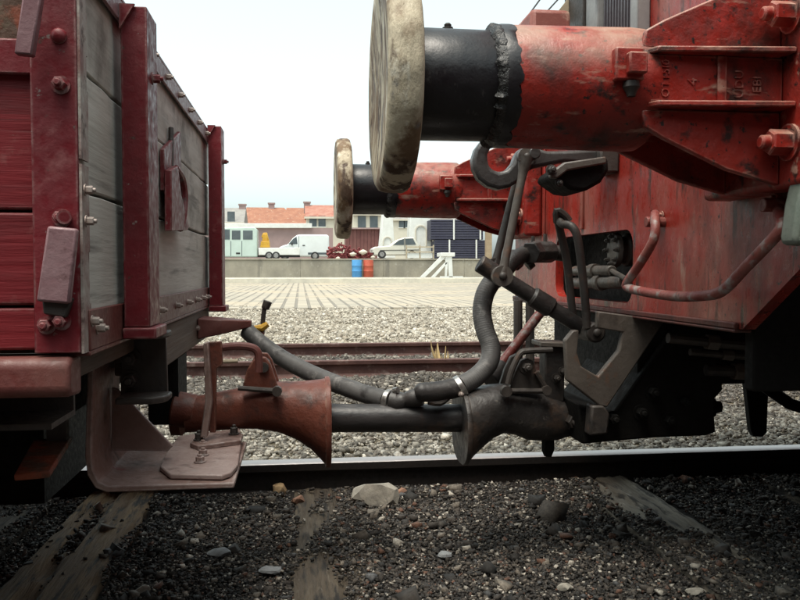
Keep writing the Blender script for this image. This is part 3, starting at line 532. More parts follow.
mb = MB(); mb.prism(XZ(((242, 390), (247, 370), (253, 360), (259, 356), (266, 357), (271, 364), (278, 386), (276, 392)), YC - .06), 'XZ', YC - .075, YC - .055); lug = build('lug', mb, 'coupler_rust', fn, bevel=.003); mb = MB(); mb.prism(XZ(((242, 390), (247, 370), (253, 360), (259, 356), (266, 357), (271, 364), (278, 386), (276, 392)), YC - .06), 'XZ', YC + .04, YC + .06); build('lug', mb, 'coupler_rust', fn, bevel=.003)
mb = MB(); mb.tube([(P(265, 364, Y=YC).x, YC - .085, P(265, 364, Y=YC).z), (P(265, 364, Y=YC).x, YC + .075, P(265, 364, Y=YC).z)], .014, 12); build('lug_pin', mb, 'dark_iron', fn)
mb = MB(); mb.tube([P(238, 388, Y=YC - .09), P(276, 391, Y=YC - .09)], [.007, .008], 8); mb.lathe([(-.012, .014), (.012, .014)], P(277, 391, Y=YC - .09), (0, 1, 0), 10); build('coupling_pin', mb, 'dark_iron', fn)
mb = MB(); mb.tube([P(172, 408, Y=YC), P(196, 412, Y=YC)], .05, 14); build('buffing_stem', mb, 'coupler_rust', fn, bevel=.006)
mb = MB(); mb.lathe([(0, .07), (.03, .072), (.05, .05)], P(172, 412, Y=YC + .12), (1, 0, 0), 16); build('spring_cup', mb, 'coupler_rust', wg)
# wheels of the wagon
def wheelset(x, r, parent, mat='dark_iron'):
    for yc, s_ in ((YN - .01, 1), (YF + .01, -1)):
        mb = MB(); pf = [(-.065, r + .028), (-.04, r + .028), (-.03, r + .002), (.06, r - .004), (.065, r - .05), (.02, r - .06), (.01, .12), (.05, .11), (.05, .07), (-.08, .07), (-.08, .11), (-.05, .12), (-.045, r - .06), (-.065, r - .05)]
        rg = [[(x + math.cos(2*math.pi*i/32)*rr, yc - s_*a*1.0, r + math.sin(2*math.pi*i/32)*rr) for i in range(32)] for a, rr in pf]
        mb.rings(rg, caps=False, closed=True); build('wheel', mb, mat, parent)
    mb = MB(); mb.tube([(x, YN - .1, r), (x, YF + .1, r)], .06, 14); build('axle', mb, mat, parent)
wheelset(-1.55, .31, wg); wheelset(-3.8, .31, wg)

# ================================================================== LOCOMOTIVE (right)
XH = .935
lo = root('locomotive', (4.2, 2.33, 0), 'red locomotive end with big round buffers, draw hook and greasy underframe', 'locomotive')
# headstock with an opening
H0, H1, HZ0, HZ1 = 1.02, 3.42, .608, 1.28
hole = []
ha, hb, hc_, hd = P(556, 262, X=XH), P(640, 232, X=XH), P(638, 288, X=XH), P(556, 290, X=XH)
hy0, hy1, hz0, hz1 = 2.17, 2.86, .640, .852
for cy, cz, a0, rr in ((hy1 - .05, hz1 - .05, 0, .05), (hy0 + .05, hz1 - .05, 90, .05), (hy0 + .05, hz0 + .05, 180, .05), (hy1 - .05, hz0 + .05, 270, .05)):
    for k in range(7): t = R(a0 + 15*k); hole.append((cy + rr*math.cos(t), cz + rr*math.sin(t)))
out = []
cyc, czc = (hy0+hy1)/2, (hz0+hz1)/2
for (a, b) in hole:
    dy, dz = a - cyc, b - czc
    t = min(((H1 - cyc) if dy > 0 else (cyc - H0))/max(abs(dy), 1e-6), ((HZ1 - czc) if dz > 0 else (czc - HZ0))/max(abs(dz), 1e-6)); out.append([cyc + dy*t, czc + dz*t])
for cy, cz in ((H1, HZ1), (H0, HZ1), (1.60, HZ0), (H1, HZ0)):
    k = min(range(len(out)), key=lambda i: (out[i][0]-cy)**2 + (out[i][1]-cz)**2); out[k] = [cy, cz]
out = [[a, max(b, HZ0 + (1.60 - a)*.66)] if a < 1.60 else [a, b] for a, b in out]; m_ = len(hole); mb = MB()
mb.rings([[(XH, a, b) for a, b in out], [(XH, a, b) for a, b in hole], [(XH + .03, a, b) for a, b in hole], [(XH + .03, a, b) for a, b in out]], closed=True)
hs_ = build('headstock', mb, 'loco_red', lo)
mb = MB(); mb.box((XH - .012, 1.61, .600), (XH + .028, H1, .6075)); mb.box((XH - .012, 1.61, .6075), (XH - .0005, H1, .622)); build('bottom_strip', mb, 'grimy_red', hs_, bevel=.003)
for px in (583, 545):
    p = P(px, 210, X=XH); mb = MB(); mb.box((XH - .008, p.y - .012, .87), (XH - .0005, p.y + .012, 1.2)); build('seam_strap', mb, 'loco_red', hs_, bevel=.003)
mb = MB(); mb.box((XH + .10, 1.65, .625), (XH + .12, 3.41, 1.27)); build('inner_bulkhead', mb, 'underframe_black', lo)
# machinery inside the opening
gp = P(622, 250, X=XH + .05)
mb = MB(); mb.lathe([(0, .050), (.015, .055), (.02, .04), (.035, .042), (.04, .052), (.06, .05), (.065, .02)], (XH + .02, gp.y, gp.z), (1, 0, 0), 12); gb = build('valve_body', mb, 'worn_iron', lo, bevel=.002)
for k in range(8): inst('bolt', BD, (XH + .02, gp.y + .042*math.cos(k*.785), gp.z + .042*math.sin(k*.785)), gb, TO_LEFT, .5)
for (a, b, c, d, rr) in ((575, 271, 612, 271, .017), (575, 283, 624, 282, .019)):
    mb = MB(); p0, p1 = P(a, b, X=XH - .01), P(c, d, X=XH - .01); mb.tube([p0, p1], rr, 12); pc = build('cylinder_pipe', mb, 'worn_iron', lo, bevel=.003)
    mb = MB(); t = p0.lerp(p1, .55); dv = (p1 - p0).normalized(); mb.tube([t - dv*.02, t + dv*.02], rr + .006, 12); build('pipe_clip', mb, 'worn_iron', pc)
mb = MB(); mb.tube([P(612, 271, X=XH - .01), P(626, 279, X=XH - .02)], .008, 8); build('link_rod', mb, 'worn_iron', lo)
# buffers
def buffer(yc, zc, xd=.140):
    XB = XH - .072; X0 = .350
    cz = MB(); cz.lathe([(X0, .095), (X0 + .002, .107), (X0 + .014, .110), (.55, .1125), (.605, .1135), (.628, .112), (.640, .104), (.644, .082), (XB, .082)], (0, yc, zc), (1, 0, 0), 64); ca = build('buffer_casing', cz, 'loco_red_casting', lo, ang=40)
    pm = MB(); pm.lathe([(xd + .055, .097), (xd + .062, .100), (X0 - .006, .0995), (X0 + .002, .095)], (0, yc, zc), (1, 0, 0), 64); build('plunger', pm, 'grease_black', ca, ang=40)
    gm = MB(); rg = []; ng = 100; lump = [random.random()**3 for _ in range(ng)]
    for a, r0, e in ((X0 - .010, .0997, .1), (X0 - .007, .103, .8), (X0 - .001, .1075, 1), (X0 + .005, .109, .8), (X0 + .009, .110, .2)):
        rg.append([(a + random.uniform(-.002, .002) - .004*lump[k], yc + math.cos(2*math.pi*k/ng)*(r0 + .0055*e*lump[k]), zc + math.sin(2*math.pi*k/ng)*(r0 + .0055*e*lump[k])) for k in range(ng)])
    gm.rings(rg, caps=False); build('grease_collar', gm, 'grease_rim', ca, ang=60)
    gb_ = MB(); gb_.rings([[(a + (random.uniform(-.006, .008) if q else 0), yc + math.cos(2*math.pi*k/64)*rr, zc + math.sin(2*math.pi*k/64)*rr) for k in range(64)] for a, rr, q in ((X0 + .006, .1102, 0), (X0 + .012, .1112, 0), (X0 + .026, .1114, 1), (X0 + .027, .1100, 1))], caps=False); build('grease_band', gb_, 'grease_black', ca, ang=60)
    d = MB(); n = 72; rd = random.Random(int(yc*10)); irr = [rd.uniform(-.0022, .0022) for _ in range(n)]; rg = []
    for a, r0, e in ((.012, .02, 0), (.009, .10, 0), (.003, .165, .3), (0, .183, 1), (.006, .193, 1), (.020, .197, 1), (.046, .1975, 1), (.056, .192, 1), (.060, .178, .5), (.061, .12, 0)):
        rg.append([(xd + a, yc + math.cos(2*math.pi*k/n)*(r0 + irr[k]*e), zc + math.sin(2*math.pi*k/n)*(r0 + irr[k]*e)) for k in range(n)])
    d.rings(rg); build('buffer_head', d, 'disc_paint', ca, ang=50)
    b = MB(); b.box((XB, yc - .185, zc - .19), (XH - .0015, yc + .185, zc + .19)); build('base_plate', b, 'loco_red_casting', ca, bevel=.012, seg=3)
    for s_ in (-1, 1):
        yp = yc + s_*.092
        for zs in (-1, 1):
            g_ = MB(); g_.prism([(.600, zc + zs*.054), (.606, zc + zs*.085), (.64, zc + zs*.104), (.76, zc + zs*.158), (XB - .001, zc + zs*.185), (XB - .001, zc + zs*.054)], 'XZ', yp - .007, yp + .007); build('gusset', g_, 'loco_red_casting', ca, bevel=.003)
            r_ = MB(); ye = yc + s_*.122; yf = yc + s_*.146
            r_.prism([(.605, yc + s_*.096), (.62, ye), (XB - .001, yf), (XB - .001, yc + s_*.086), (.605, yc + s_*.086)], 'XY', zc + zs*.047 - .005, zc + zs*.047 + .005); build('rib', r_, 'loco_red_casting', ca, bevel=.0025)
            inst('bolt', BL, (XB, yc + s_*.128, zc + zs*.112), ca, TO_LEFT)
        ya, yb = yc + s_*.085, yc + s_*.106; v = MB(); v.box((.612, min(ya, yb), zc - .0415), (XB - .002, max(ya, yb), zc + .0415)); build('panel', v, 'loco_red_casting', ca, bevel=.002)
        ya, yb = yc + s_*.1065, yc + s_*.112; v = MB(); v.box((.735, min(ya, yb), zc - .041), (.752, max(ya, yb), zc + .041)); build('fin', v, 'loco_red_casting', ca, bevel=.002)
    for s_ in (-1, 1):
        y0 = yc + s_*.106; y1 = yc + s_*.128
        lg = MB(); lg.box((.540, min(y0, y1), zc - .010), (.592, max(y0, y1), zc + .046)); l_ = build('stop_lug', lg, 'loco_red_casting', ca, bevel=.003)
        y2 = yc + s_*.1285; y3 = yc + s_*.146; lg = MB(); lg.box((.557, min(y2, y3), zc - .002), (.590, max(y2, y3), zc + .034)); build('square_key', lg, 'loco_red_casting', l_, bevel=.003)
        lg = MB(); lg.lathe([(0, .014), (.010, .015), (.017, .010), (.026, .007)], (.572, yc + s_*.118, zc - .011), (0, 0, -1), 12); build('lock_nut', lg, 'dark_iron', l_)
    t_ = MB(); t_.lathe([(0, .010), (.006, .010), (.007, .006), (.011, .007), (.014, .004)], (.270, yc, zc + .0995), (0, 0, 1), 8); build('grease_nipple', t_, 'dark_iron', ca)
    return ca
BY0, BY1 = 1.46, 3.21
bn = buffer(BY0, 1.073); bf = buffer(BY1, 1.057)
# raised foundry lettering cast on the near buffer (worn, largely illegible)
def cast_text(s, x, z, h, rotdeg, parent):
    cu = bpy.data.curves.new('lettering', 'FONT'); cu.body = s; cu.size = h; cu.extrude = .0022; cu.align_x = 'CENTER'; cu.align_y = 'CENTER'; cu.resolution_u = 2
    tmp = bpy.data.objects.new('lettering_curve', cu); COL.objects.link(tmp); dg = bpy.context.evaluated_depsgraph_get(); me = bpy.data.meshes.new_from_object(tmp.evaluated_get(dg))
    bpy.data.objects.remove(tmp); bpy.data.curves.remove(cu); me.materials.clear(); me.materials.append(MAT['loco_red_casting'])
    y = BY0 - .1061; me.transform(Matrix.Translation(Vector((x, y, z)) - OFF[parent.name]) @ Matrix.Rotation(R(-90), 4, 'Y') @ Matrix.Rotation(R(90), 4, 'X') if rotdeg else Matrix.Translation(Vector((x, y, z)) - OFF[parent.name]) @ Matrix.Rotation(R(90), 4, 'X'))
    o = bpy.data.objects.new('cast_lettering', me); COL.objects.link(o); o.parent = parent; OFF[o.name] = OFF[parent.name]
cast_text('OT15I0', .640, 1.072, .021, 1, bn); cast_text('4', .690, 1.068, .026, 1, bn); cast_text('UDU', .778, 1.066, .023, 1, bn); cast_text('EBI', .812, 1.066, .023, 1, bn)
# draw hook
hk = ((480, 142), (474, 150), (471, 160), (472, 170), (477, 180), (486, 187), (497, 190), (508, 188), (516, 183), (522, 174), (532, 169), (546, 166), (562, 163), (604, 166), (604, 150), (560, 152), (545, 152), (530, 148), (521, 148), (515, 153), (511, 164), (505, 171), (497, 173), (490, 170), (486, 164), (486, 155), (490, 147), (492, 142), (486, 139))
mb = MB(); mb.prism(XZ(hk, YC), 'XZ', YC - .026, YC + .026); dh = build('draw_hook', mb, 'hook_iron', lo, bevel=.012, seg=3)
mb = MB(); mb.box((P(600, 158, Y=YC).x - .02, YC - .06, P(600, 158, Y=YC).z - .05), (XH - .001, YC + .06, P(600, 158, Y=YC).z + .05)); build('hook_guide', mb, 'dark_iron', lo, bevel=.006)
# hook rest (dark bowl with worn grey lip)
mb = MB(); bw = XZ(((548, 178), (552, 172), (562, 165), (603, 159), (604, 172), (596, 184), (580, 193), (566, 191), (556, 184)), 2.10)
mb.prism(bw, 'XZ', 2.06, 2.22); hr = build('hook_rest', mb, 'underframe_black', lo, bevel=.01)
mb = MB(); lp = XZ(((549, 178), (549, 173), (563, 163), (604, 157), (605, 164), (566, 171), (556, 179)), 2.05); mb.prism(lp, 'XZ', 2.035, 2.058); build('rest_lip', mb, 'worn_iron', hr, bevel=.004)
inst('bolt', BD, P(551, 170, Y=2.034), hr, TO_CAM, .8); inst('bolt', BD, P(559, 183, Y=2.058), hr, TO_CAM, .6)
# bent handle pipe on the headstock
hp = [P(655, 214, X=XH - .010), P(655, 218, X=XH - .06), P(654, 238, X=XH - .075), P(641, 262, X=XH - .09), P(628, 281, X=XH - .10), P(627, 287, X=XH - .10), P(640, 291, X=XH - .10), P(672, 296, X=XH - .10), P(700, 296, X=XH - .10), P(722, 291, X=XH - .09), P(745, 268, X=XH - .08), P(779, 232, X=XH - .06), P(781, 222, X=XH - .05), P(777, 204, X=XH - .01)]
mb = MB(); mb.tube(hp, .0115, 12, smooth=5); hpo = build('handle_pipe', mb, 'red_pipe', lo)
for a, b in ((653, 222), (772, 205)):
    mb = MB(); q = P(a, b, X=XH - .03); mb.tube([q - Vector((.02, 0, 0)), q + Vector((.031, 0, 0))], .014, 10); build('pipe_eye', mb, 'red_pipe', hpo, bevel=.002)
    inst('bolt', BL, (XH - .002, q.y + .01, q.z + .015), hpo, TO_LEFT, .45)
# green grey hanger at the right edge
mb = MB(); mb.prism(XZ(((800, 152), (818, 140), (818, 247), (785, 245), (784, 236), (788, 205)), 1.33), 'XZ', 1.30, 1.345); build('hanger_post', mb, 'green_grey', lo, bevel=.008)
# lower guard plate, V-shaped
gpz = ((597, 311), (664, 320), (606, 407), (598, 405), (566, 380), (564, 340), (572, 330), (578, 330), (576, 352), (580, 366), (597, 376), (618, 350), (622, 332), (596, 328))
mb = MB(); mb.prism(XZ(gpz, 2.15), 'XZ', 2.14, 2.165); build('guard_plate', mb, 'worn_iron', lo, bevel=.004)
# underframe
uf = MB()
uf.prism(XZ(((566, 398), (600, 407), (640, 352), (662, 322), (700, 322), (706, 385), (697, 395), (699, 426), (690, 429), (640, 431), (570, 437)), 2.28), 'XZ', 2.18, 2.62)
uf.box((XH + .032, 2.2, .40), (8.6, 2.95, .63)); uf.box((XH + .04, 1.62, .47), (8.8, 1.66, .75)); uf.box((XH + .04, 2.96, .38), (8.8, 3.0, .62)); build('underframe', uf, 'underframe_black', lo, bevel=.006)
mb = MB(); q0, q1 = P(695, 407, Y=2.28), P(720, 407, Y=2.28); mb.tube([q0, q0.lerp(q1, .3), q0.lerp(q1, .32), q0.lerp(q1, .7), q0.lerp(q1, .72), q1], [.016, .016, .032, .032, .02, .018], 8); build('drain_plug', mb, 'underframe_black', lo)
gi = [P(a, b, Y=3.06) for a, b in ((743, 376), (767, 376), (765, 432), (761, 436), (752, 436), (749, 430))]
mb = MB(); mb.prism([(p.x, p.z) for p in gi], 'XZ', 3.045, 3.075); build('guard_iron', mb, 'underframe_black', lo, bevel=.003)
mb = MB(); mb.prism([(p.x, p.z) for p in gi], 'XZ', 1.575, 1.605); build('guard_iron', mb, 'underframe_black', lo, bevel=.003)
mb = MB(); mb.tube([P(a, b, Y=2.7) for a, b in ((764, 386), (790, 404), (815, 412))], .022, 10); build('brake_rod', mb, 'underframe_black', lo)
mb = MB(); mb.box((XH + .6, 2.5, .34), (XH + .95, 2.7, .3995)); build('brake_beam', mb, 'underframe_black', lo)
for nm, a, b, Y, rr in (('brake_pipe', (668, 338), (812, 352), 2.02, .014), ('brake_pipe', (690, 352), (812, 362), 2.05, .010), ('pull_rod', (706, 370), (812, 374), 2.10, .016)):
    mb = MB(); mb.tube([P(*a, Y=Y), P(*b, Y=Y)], rr, 10); pp = build(nm, mb, 'dark_iron', lo)
    for t in (.3, .62, .8): q = P(*a, Y=Y).lerp(P(*b, Y=Y), t); dv = (P(*b, Y=Y) - P(*a, Y=Y)).normalized(); mb = MB(); mb.tube([q - dv*.016, q + dv*.016], rr*1.6, 6); build('union_nut', mb, 'worn_iron', pp, bevel=.002)
mb = MB(); q = P(775, 358, Y=2.2); mb.lathe([(0, .03), (.01, .075), (.14, .078), (.15, .06), (.19, .03)], q, (1, 0, 0), 20); bc = build('brake_cylinder', mb, 'dark_iron', lo, bevel=.003)
for k in range(5): inst('bolt', BD, q + Vector((.008, .06*math.cos(k*1.256), .06*math.sin(k*1.256))), bc, TO_LEFT, .5)
for a, b in ((612, 418), (640, 412), (668, 420), (684, 402), (724, 366), (652, 392)): inst('bolt', BU, P(a, b, Y=2.179), lo, TO_CAM, 1.2)
mb = MB(); mb.prism(XZ(((588, 404), (600, 404), (606, 412), (604, 432), (586, 434)), 2.16), 'XZ', 2.13, 2.178); build('coupler_pocket', mb, 'dark_iron', lo, bevel=.006)
# body above: running board, hood with louvres
mb = MB(); mb.box((XH - .03, 1.02, 1.285), (9.0, 3.50, 1.34)); build('running_board', mb, 'faded_pink', lo, bevel=.01)
mb = MB(); mb.box((1.22, 1.16, 1.341), (8.9, 3.50, 3.4)); hd_ = build('hood', mb, 'loco_red', lo, bevel=.03)
mb = MB(); mb.box((1.208, 2.77, 1.36), (1.2195, 3.10, 3.0)); lf = build('louvre_frame', mb, 'louvre_grey', hd_)
for k in range(11):
    mb = MB(); y = 2.785 + k*.028; mb.box((1.196, y, 1.40), (1.2075, y + .015, 2.9)); build('louvre', mb, 'louvre_grey', lf)
mb = MB(); mb.box((1.18, 3.105, 1.36), (1.2195, 3.24, 3.0)); build('pillar', mb, 'pale_grey', hd_, bevel=.006)
mb = MB(); mb.box((1.17, 3.245, 1.36), (1.2195, 3.485, 3.0)); build('door_edge', mb, 'dark_iron', hd_, bevel=.006)
mb = MB(); mb.box((1.17, 2.70, 1.36), (1.2195, 2.765, 3.0)); build('pillar', mb, 'pale_grey', hd_, bevel=.006)
zt = P(540, 17.5, Y=3.3).z; mb = MB(); mb.box((P(523, 20, Y=3.3).x, 3.18, 1.342), (P(562, 20, Y=3.3).x, 3.42, zt)); sbx = build('sand_box', mb, 'faded_pink', lo, bevel=.02)
mb = MB(); mb.prism(XZ(((553, 18), (572, -6), (572, 18)), 3.42), 'XZ', 3.425, 3.46); build('sand_box_gusset', mb, 'tan_paint', lo)
for a, b, t in (((541, 18), (563, -6), 1.25), ((525, 20), (544, -6), 1.9)):
    p0, p1 = P(*a, Y=3.40), P(*b, Y=3.43); mb = MB(); mb.tube([p0, p0.lerp(p1, t)], .0035, 6); build('stay_wire', mb, 'wire', lo)
mb = MB(); mb.box((XH + .125, 1.24, .80), (8.95, 3.30, 1.284)); build('sole_frame', mb, 'loco_red', lo, bevel=.01)
wheelset(2.95, .50, lo, 'underframe_black'); wheelset(5.3, .50, lo, 'underframe_black'); wheelset(7.4, .50, lo, 'underframe_black')
# brake pipe fitting on the headstock
bp_ = [P(566, 254, Y=2.55), P(548, 252, Y=2.55), P(534, 252, Y=2.52), P(522, 255, Y=2.49), P(512, 262, Y=2.45), P(504, 272, Y=2.43), P(494, 281, Y=2.42)]
mb = MB(); mb.tube(bp_, [.026, .026, .028, .027, .026, .025, .028], 14, smooth=4); bpf = build('brake_cock', mb, 'coupler_black', lo)
mb = MB(); mb.tube([P(552, 252, Y=2.55), P(533, 252, Y=2.52)], [.036, .036], 8); build('cock_body', mb, 'coupler_black', bpf, bevel=.004)
mb = MB(); mb.tube([P(532, 262, Y=2.50), P(527, 266, Y=2.50)], .018, 8); build('cock_plug', mb, 'coupler_black', bpf); mb = MB(); mb.tube([P(545, 243, Y=2.54), P(545, 234, Y=2.54)], .006, 8); build('stud', mb, 'coupler_black', bpf); mb = MB(); mb.tube([P(533, 243, Y=2.54), P(533, 236, Y=2.54)], .006, 8); build('stud', mb, 'coupler_black', bpf)
for t0, t1, rr in (((536, 252), (530, 253), .037), ((517, 258), (512, 262), .034), ((503, 273), (498, 278), .034)):
    mb = MB(); mb.tube([P(*t0, Y=2.50), P(*t1, Y=2.47)], rr, 6); build('union_nut', mb, 'coupler_black', bpf, bevel=.003)
# funnel coupler of the locomotive
fl = build('funnel_coupler', funnel([(464, 391, 461, .12), (470, 389, 454, .112), (478, 387, 447, .10), (490, 385, 437, .088), (502, 384, 432, .078), (514, 385, 434, .072), (526, 387, 439, .072), (540, 391, 440, .07), (556, 396, 439, .066), (572, 402, 434, .055), (590, 405, 430, .05)]), 'coupler_black', lo, ang=50)
build('flange', funnel([(459.5, 390.5, 462, .125), (460.5, 390, 463, .127), (463, 390, 463, .127), (464, 391, 462, .125)]), 'coupler_black', fl, ang=40)
tri = XZ(((507, 391), (513, 372), (519, 360), (525, 357), (531, 360), (536, 374), (541, 391)), YC - .05)
mb = MB(); mb.prism(tri, 'XZ', YC - .07, YC - .05); build('lug', mb, 'dark_iron', fl, bevel=.003); mb = MB(); mb.prism(tri, 'XZ', YC + .04, YC + .06); build('lug', mb, 'dark_iron', fl, bevel=.003)
inst('bolt', BD, P(526, 367, Y=YC - .07), fl, TO_CAM, 1.1)
mb = MB(); mb.tube([P(506, 391, Y=YC - .085), P(545, 391, Y=YC - .085)], .008, 8); mb.lathe([(-.012, .016), (.012, .016)], P(506, 391, Y=YC - .085), (0, 1, 0), 12); mb.lathe([(-.012, .014), (.012, .014)], P(546, 390, Y=YC - .085), (0, 1, 0), 12); build('coupling_pin', mb, 'dark_iron', fl)
mb = MB(); mb.tube([P(a, b, Y=YC - .08) for a, b in ((508, 384), (512, 370), (520, 354), (528, 351), (552, 350))], .0095, 10, smooth=4); build('pin_lever', mb, 'dark_iron', fl)
mb = MB(); mb.tube([P(536, 372, Y=YC - .08), P(544, 385, Y=YC - .08), P(546, 390, Y=YC - .08)], .008, 8); build('pin_link', mb, 'dark_iron', fl)
mb = MB(); mb.prism(XZ(((541, 346), (561, 346), (560, 400), (541, 398)), YC), 'XZ', YC - .04, YC + .02); build('spring_post', mb, 'coupler_black', fl, bevel=.004)
mb = MB(); mb.prism(XZ(((538, 341), (567, 342), (567, 347), (538, 346)), YC - .03), 'XZ', YC - .06, YC + .04); build('post_cap', mb, 'worn_iron', fl, bevel=.003)
inst('bolt', BD, P(571, 420, Y=YC - .055), fl, TO_CAM, 1.6)
mb = MB(); mb.tube([P(548, 436, Y=YC), P(548, 450, Y=YC), P(548, 456, Y=YC)], [.02, .02, .012], 8); build('drop_pin', mb, 'underframe_black', fl)
for a, b in ((563, 371), (556, 378)): inst('bolt', BD, P(a, b, Y=YC - .04), fl, TO_CAM, .8)
# red and black diagonal rod behind the coupler
mb = MB(); mb.tube([P(541, 312, Y=2.62), P(494, 374, Y=2.50)], .0165, 12); dr = build('diagonal_rod', mb, 'red_pipe', lo)
mb = MB(); mb.tube([P(503, 364, Y=2.52), P(490, 381, Y=2.48)], [.02, .036], 12); build('rod_grip', mb, 'black_rubber', dr, bevel=.005)
for px in (518, 530):
    mb = MB(); mb.tube([P(px, 300, Y=3.0), P(px, 372, Y=3.0)], .018, 10); build('drop_pipe', mb, 'dark_iron', lo)

# ================================================================== COUPLING GEAR
mb = MB(); mb.tube([P(316, 418, Y=YC), P(390, 418, Y=YC), P(472, 418, Y=YC)], .0415, 24); cbar = build('coupling_bar', mb, 'bar_steel', label='black steel coupling bar joining the two funnel couplers', cat='coupling bar', bevel=.004)
# screw coupling hanging from the draw hook
sc = root('screw_coupling', P(527, 157, Y=YC), 'greasy screw coupling with links hanging from the locomotive draw hook', 'coupling')
pin = P(527, 157, Y=YC)
mb = MB(); mb.tube([pin + Vector((0, -.085, 0)), pin + Vector((0, .085, 0))], .017, 14); build('hook_pin', mb, 'hook_iron', sc, bevel=.003)
for s_, top, bot in ((-1, (526, 157), (502, 276)), (1, (521, 164), (494, 268))):
    y = YC + s_*.066; a, b = P(*top, Y=y), P(*bot, Y=y); mb = MB()
    mb.tube([a, a.lerp(b, .1), a.lerp(b, .2), a.lerp(b, .85), b], [.024, .017, .0125, .0125, .018], 12, smooth=2); mb.lathe([(-.012, .026), (.012, .026)], a, (0, 1, 0), 16); mb.lathe([(-.013, .030), (.013, .030)], b, (0, 1, 0), 18); lk = build('long_link', mb, 'worn_iron' if s_ < 0 else 'dark_iron', sc, ang=50)
    inst('bolt', RD, a + Vector((0, s_*.012, 0)), lk, TO_CAM if s_ < 0 else (R(-90), 0, 0), .9); inst('bolt', RD, b + Vector((0, s_*.013, 0)), lk, TO_CAM if s_ < 0 else (R(-90), 0, 0), 1.0)
s0, s1 = P(479, 263, Y=YC), P(586, 330, Y=YC); dvec = s1 - s0
mb = MB(); mb.tube([s0, s0 + dvec*.2], .027, 14); build('screw_end', mb, 'coupler_black', sc, bevel=.005)
mb = MB(); mb.tube([s0 + dvec*.20, s0 + dvec*.98], .0235, 14); build('screw', mb, 'coupler_black', sc, ang=30)
mb = MB(); mb.tube([s0 + dvec*.48, s0 + dvec*.50, s0 + dvec*.66, s0 + dvec*.68], [.025, .031, .031, .025], 14); build('sleeve', mb, 'coupler_black', sc)
mb = MB(); mb.tube([P(502, 276, Y=YC - .05), P(501, 274, Y=YC + .05)], .026, 16); build('trunnion', mb, 'dark_iron', sc, bevel=.005)
c_ = P(588, 331, Y=YC); mb = MB(); mb.tube([c_ + Vector((0, -.07, 0)), c_ + Vector((0, .07, 0))], .030, 16); build('trunnion', mb, 'dark_iron', sc, bevel=.006)
bw_ = [P(a, b, Y=y) for a, b, y in ((587, 328, YC - .06), (585, 300, YC - .06), (581, 262, YC - .06), (577, 236, YC - .055), (571, 226, YC - .04), (562, 224, YC - .01), (558, 219, YC + .02), (560, 230, YC + .045), (567, 262, YC + .06), (571, 300, YC + .06), (574, 324, YC + .06))]
mb = MB(); mb.tube(bw_, .0125, 12, smooth=4); bo = build('bow_link', mb, 'dark_iron', sc)
inst('bolt', RD, c_ + Vector((0, -.075, 0)), sc, TO_CAM, 1.1)
q = P(558, 219, Y=YC + .0); mb = MB(); mb.tube([q + Vector((.0, .01, -.01)), q + Vector((-.005, .0, .025)), q + Vector((.02, .0, .012)), q + Vector((.035, .0, -.006))], .011, 8, smooth=3); build('keeper_hook', mb, 'dark_iron', sc)
# brake hoses
HR = .029
h1 = root('brake_hose', P(478, 385, Y=2.40), 'grey ribbed brake hose curving down from the locomotive', 'hose', 'brake hoses')
pts = [P(a, b, Y=y) for a, b, y in ((493, 280, 2.42), (485, 294, 2.41), (482, 312, 2.40), (485, 330, 2.38), (491, 348, 2.36), (488, 364, 2.34), (476, 377, 2.32), (461, 386, 2.30))]
mb = MB(); mb.tube(pts, HR, 18, smooth=6, rib=.00035, pitch=.007); build('hose', mb, 'rubber', h1, ang=80)
q0, q1 = P(463, 385, Y=2.30), P(458, 388, Y=2.30); mb = MB(); mb.tube([q0, q1], HR + .005, 18); build('clamp', mb, 'bright_metal', h1, bevel=.002)
inst('bolt', BZ, P(461, 394, Y=2.27), h1, TO_CAM, .8)
mb = MB(); mb.tube([P(a, b, Y=y) for a, b, y in ((459, 387, 2.30), (446, 390, 2.29), (430, 392, 2.28), (420, 392, 2.275), (415, 393, 2.275))], [.029, .030, .029, .027, .012], 16, smooth=4); build('coupling_head', mb, 'black_rubber', h1)
mb = MB(); mb.tube([P(428, 402, Y=2.27), P(440, 403, Y=2.27), P(448, 398, Y=2.28)], [.008, .010, .008], 8, smooth=3); build('locking_lug', mb, 'dark_iron', h1)
h2 = root('brake_hose', P(330, 385, Y=2.6), 'dark smooth brake hose sagging from the wagon end to the coupling', 'hose', 'brake hoses')
pts = [P(a, b, Y=y) for a, b, y in ((247, 331, 2.78), (262, 344, 2.74), (282, 358, 2.68), (306, 371, 2.60), (334, 383, 2.50), (362, 393, 2.42), (386, 400, 2.35))]
mb = MB(); mb.tube(pts, HR - .001, 18, smooth=6); build('hose', mb, 'rubber', h2)
q0, q1 = P(386, 400, Y=2.35), P(391, 401, Y=2.34); mb = MB(); mb.tube([q0, q1], HR + .004, 16); build('clamp', mb, 'bright_metal', h2, bevel=.002)
mb = MB(); mb.tube([P(a, b, Y=y) for a, b, y in ((391, 401, 2.34), (399, 402, 2.33), (406, 400, 2.32), (414, 398, 2.31), (424, 399, 2.30))], [.032, .033, .022, .028, .020], 14, smooth=3); build('coupling_head', mb, 'black_rubber', h2)
mb = MB(); mb.tube([P(394, 391, Y=2.33), P(398, 390, Y=2.32)], .010, 8); build('clamp_screw', mb, 'bright_metal', h2)

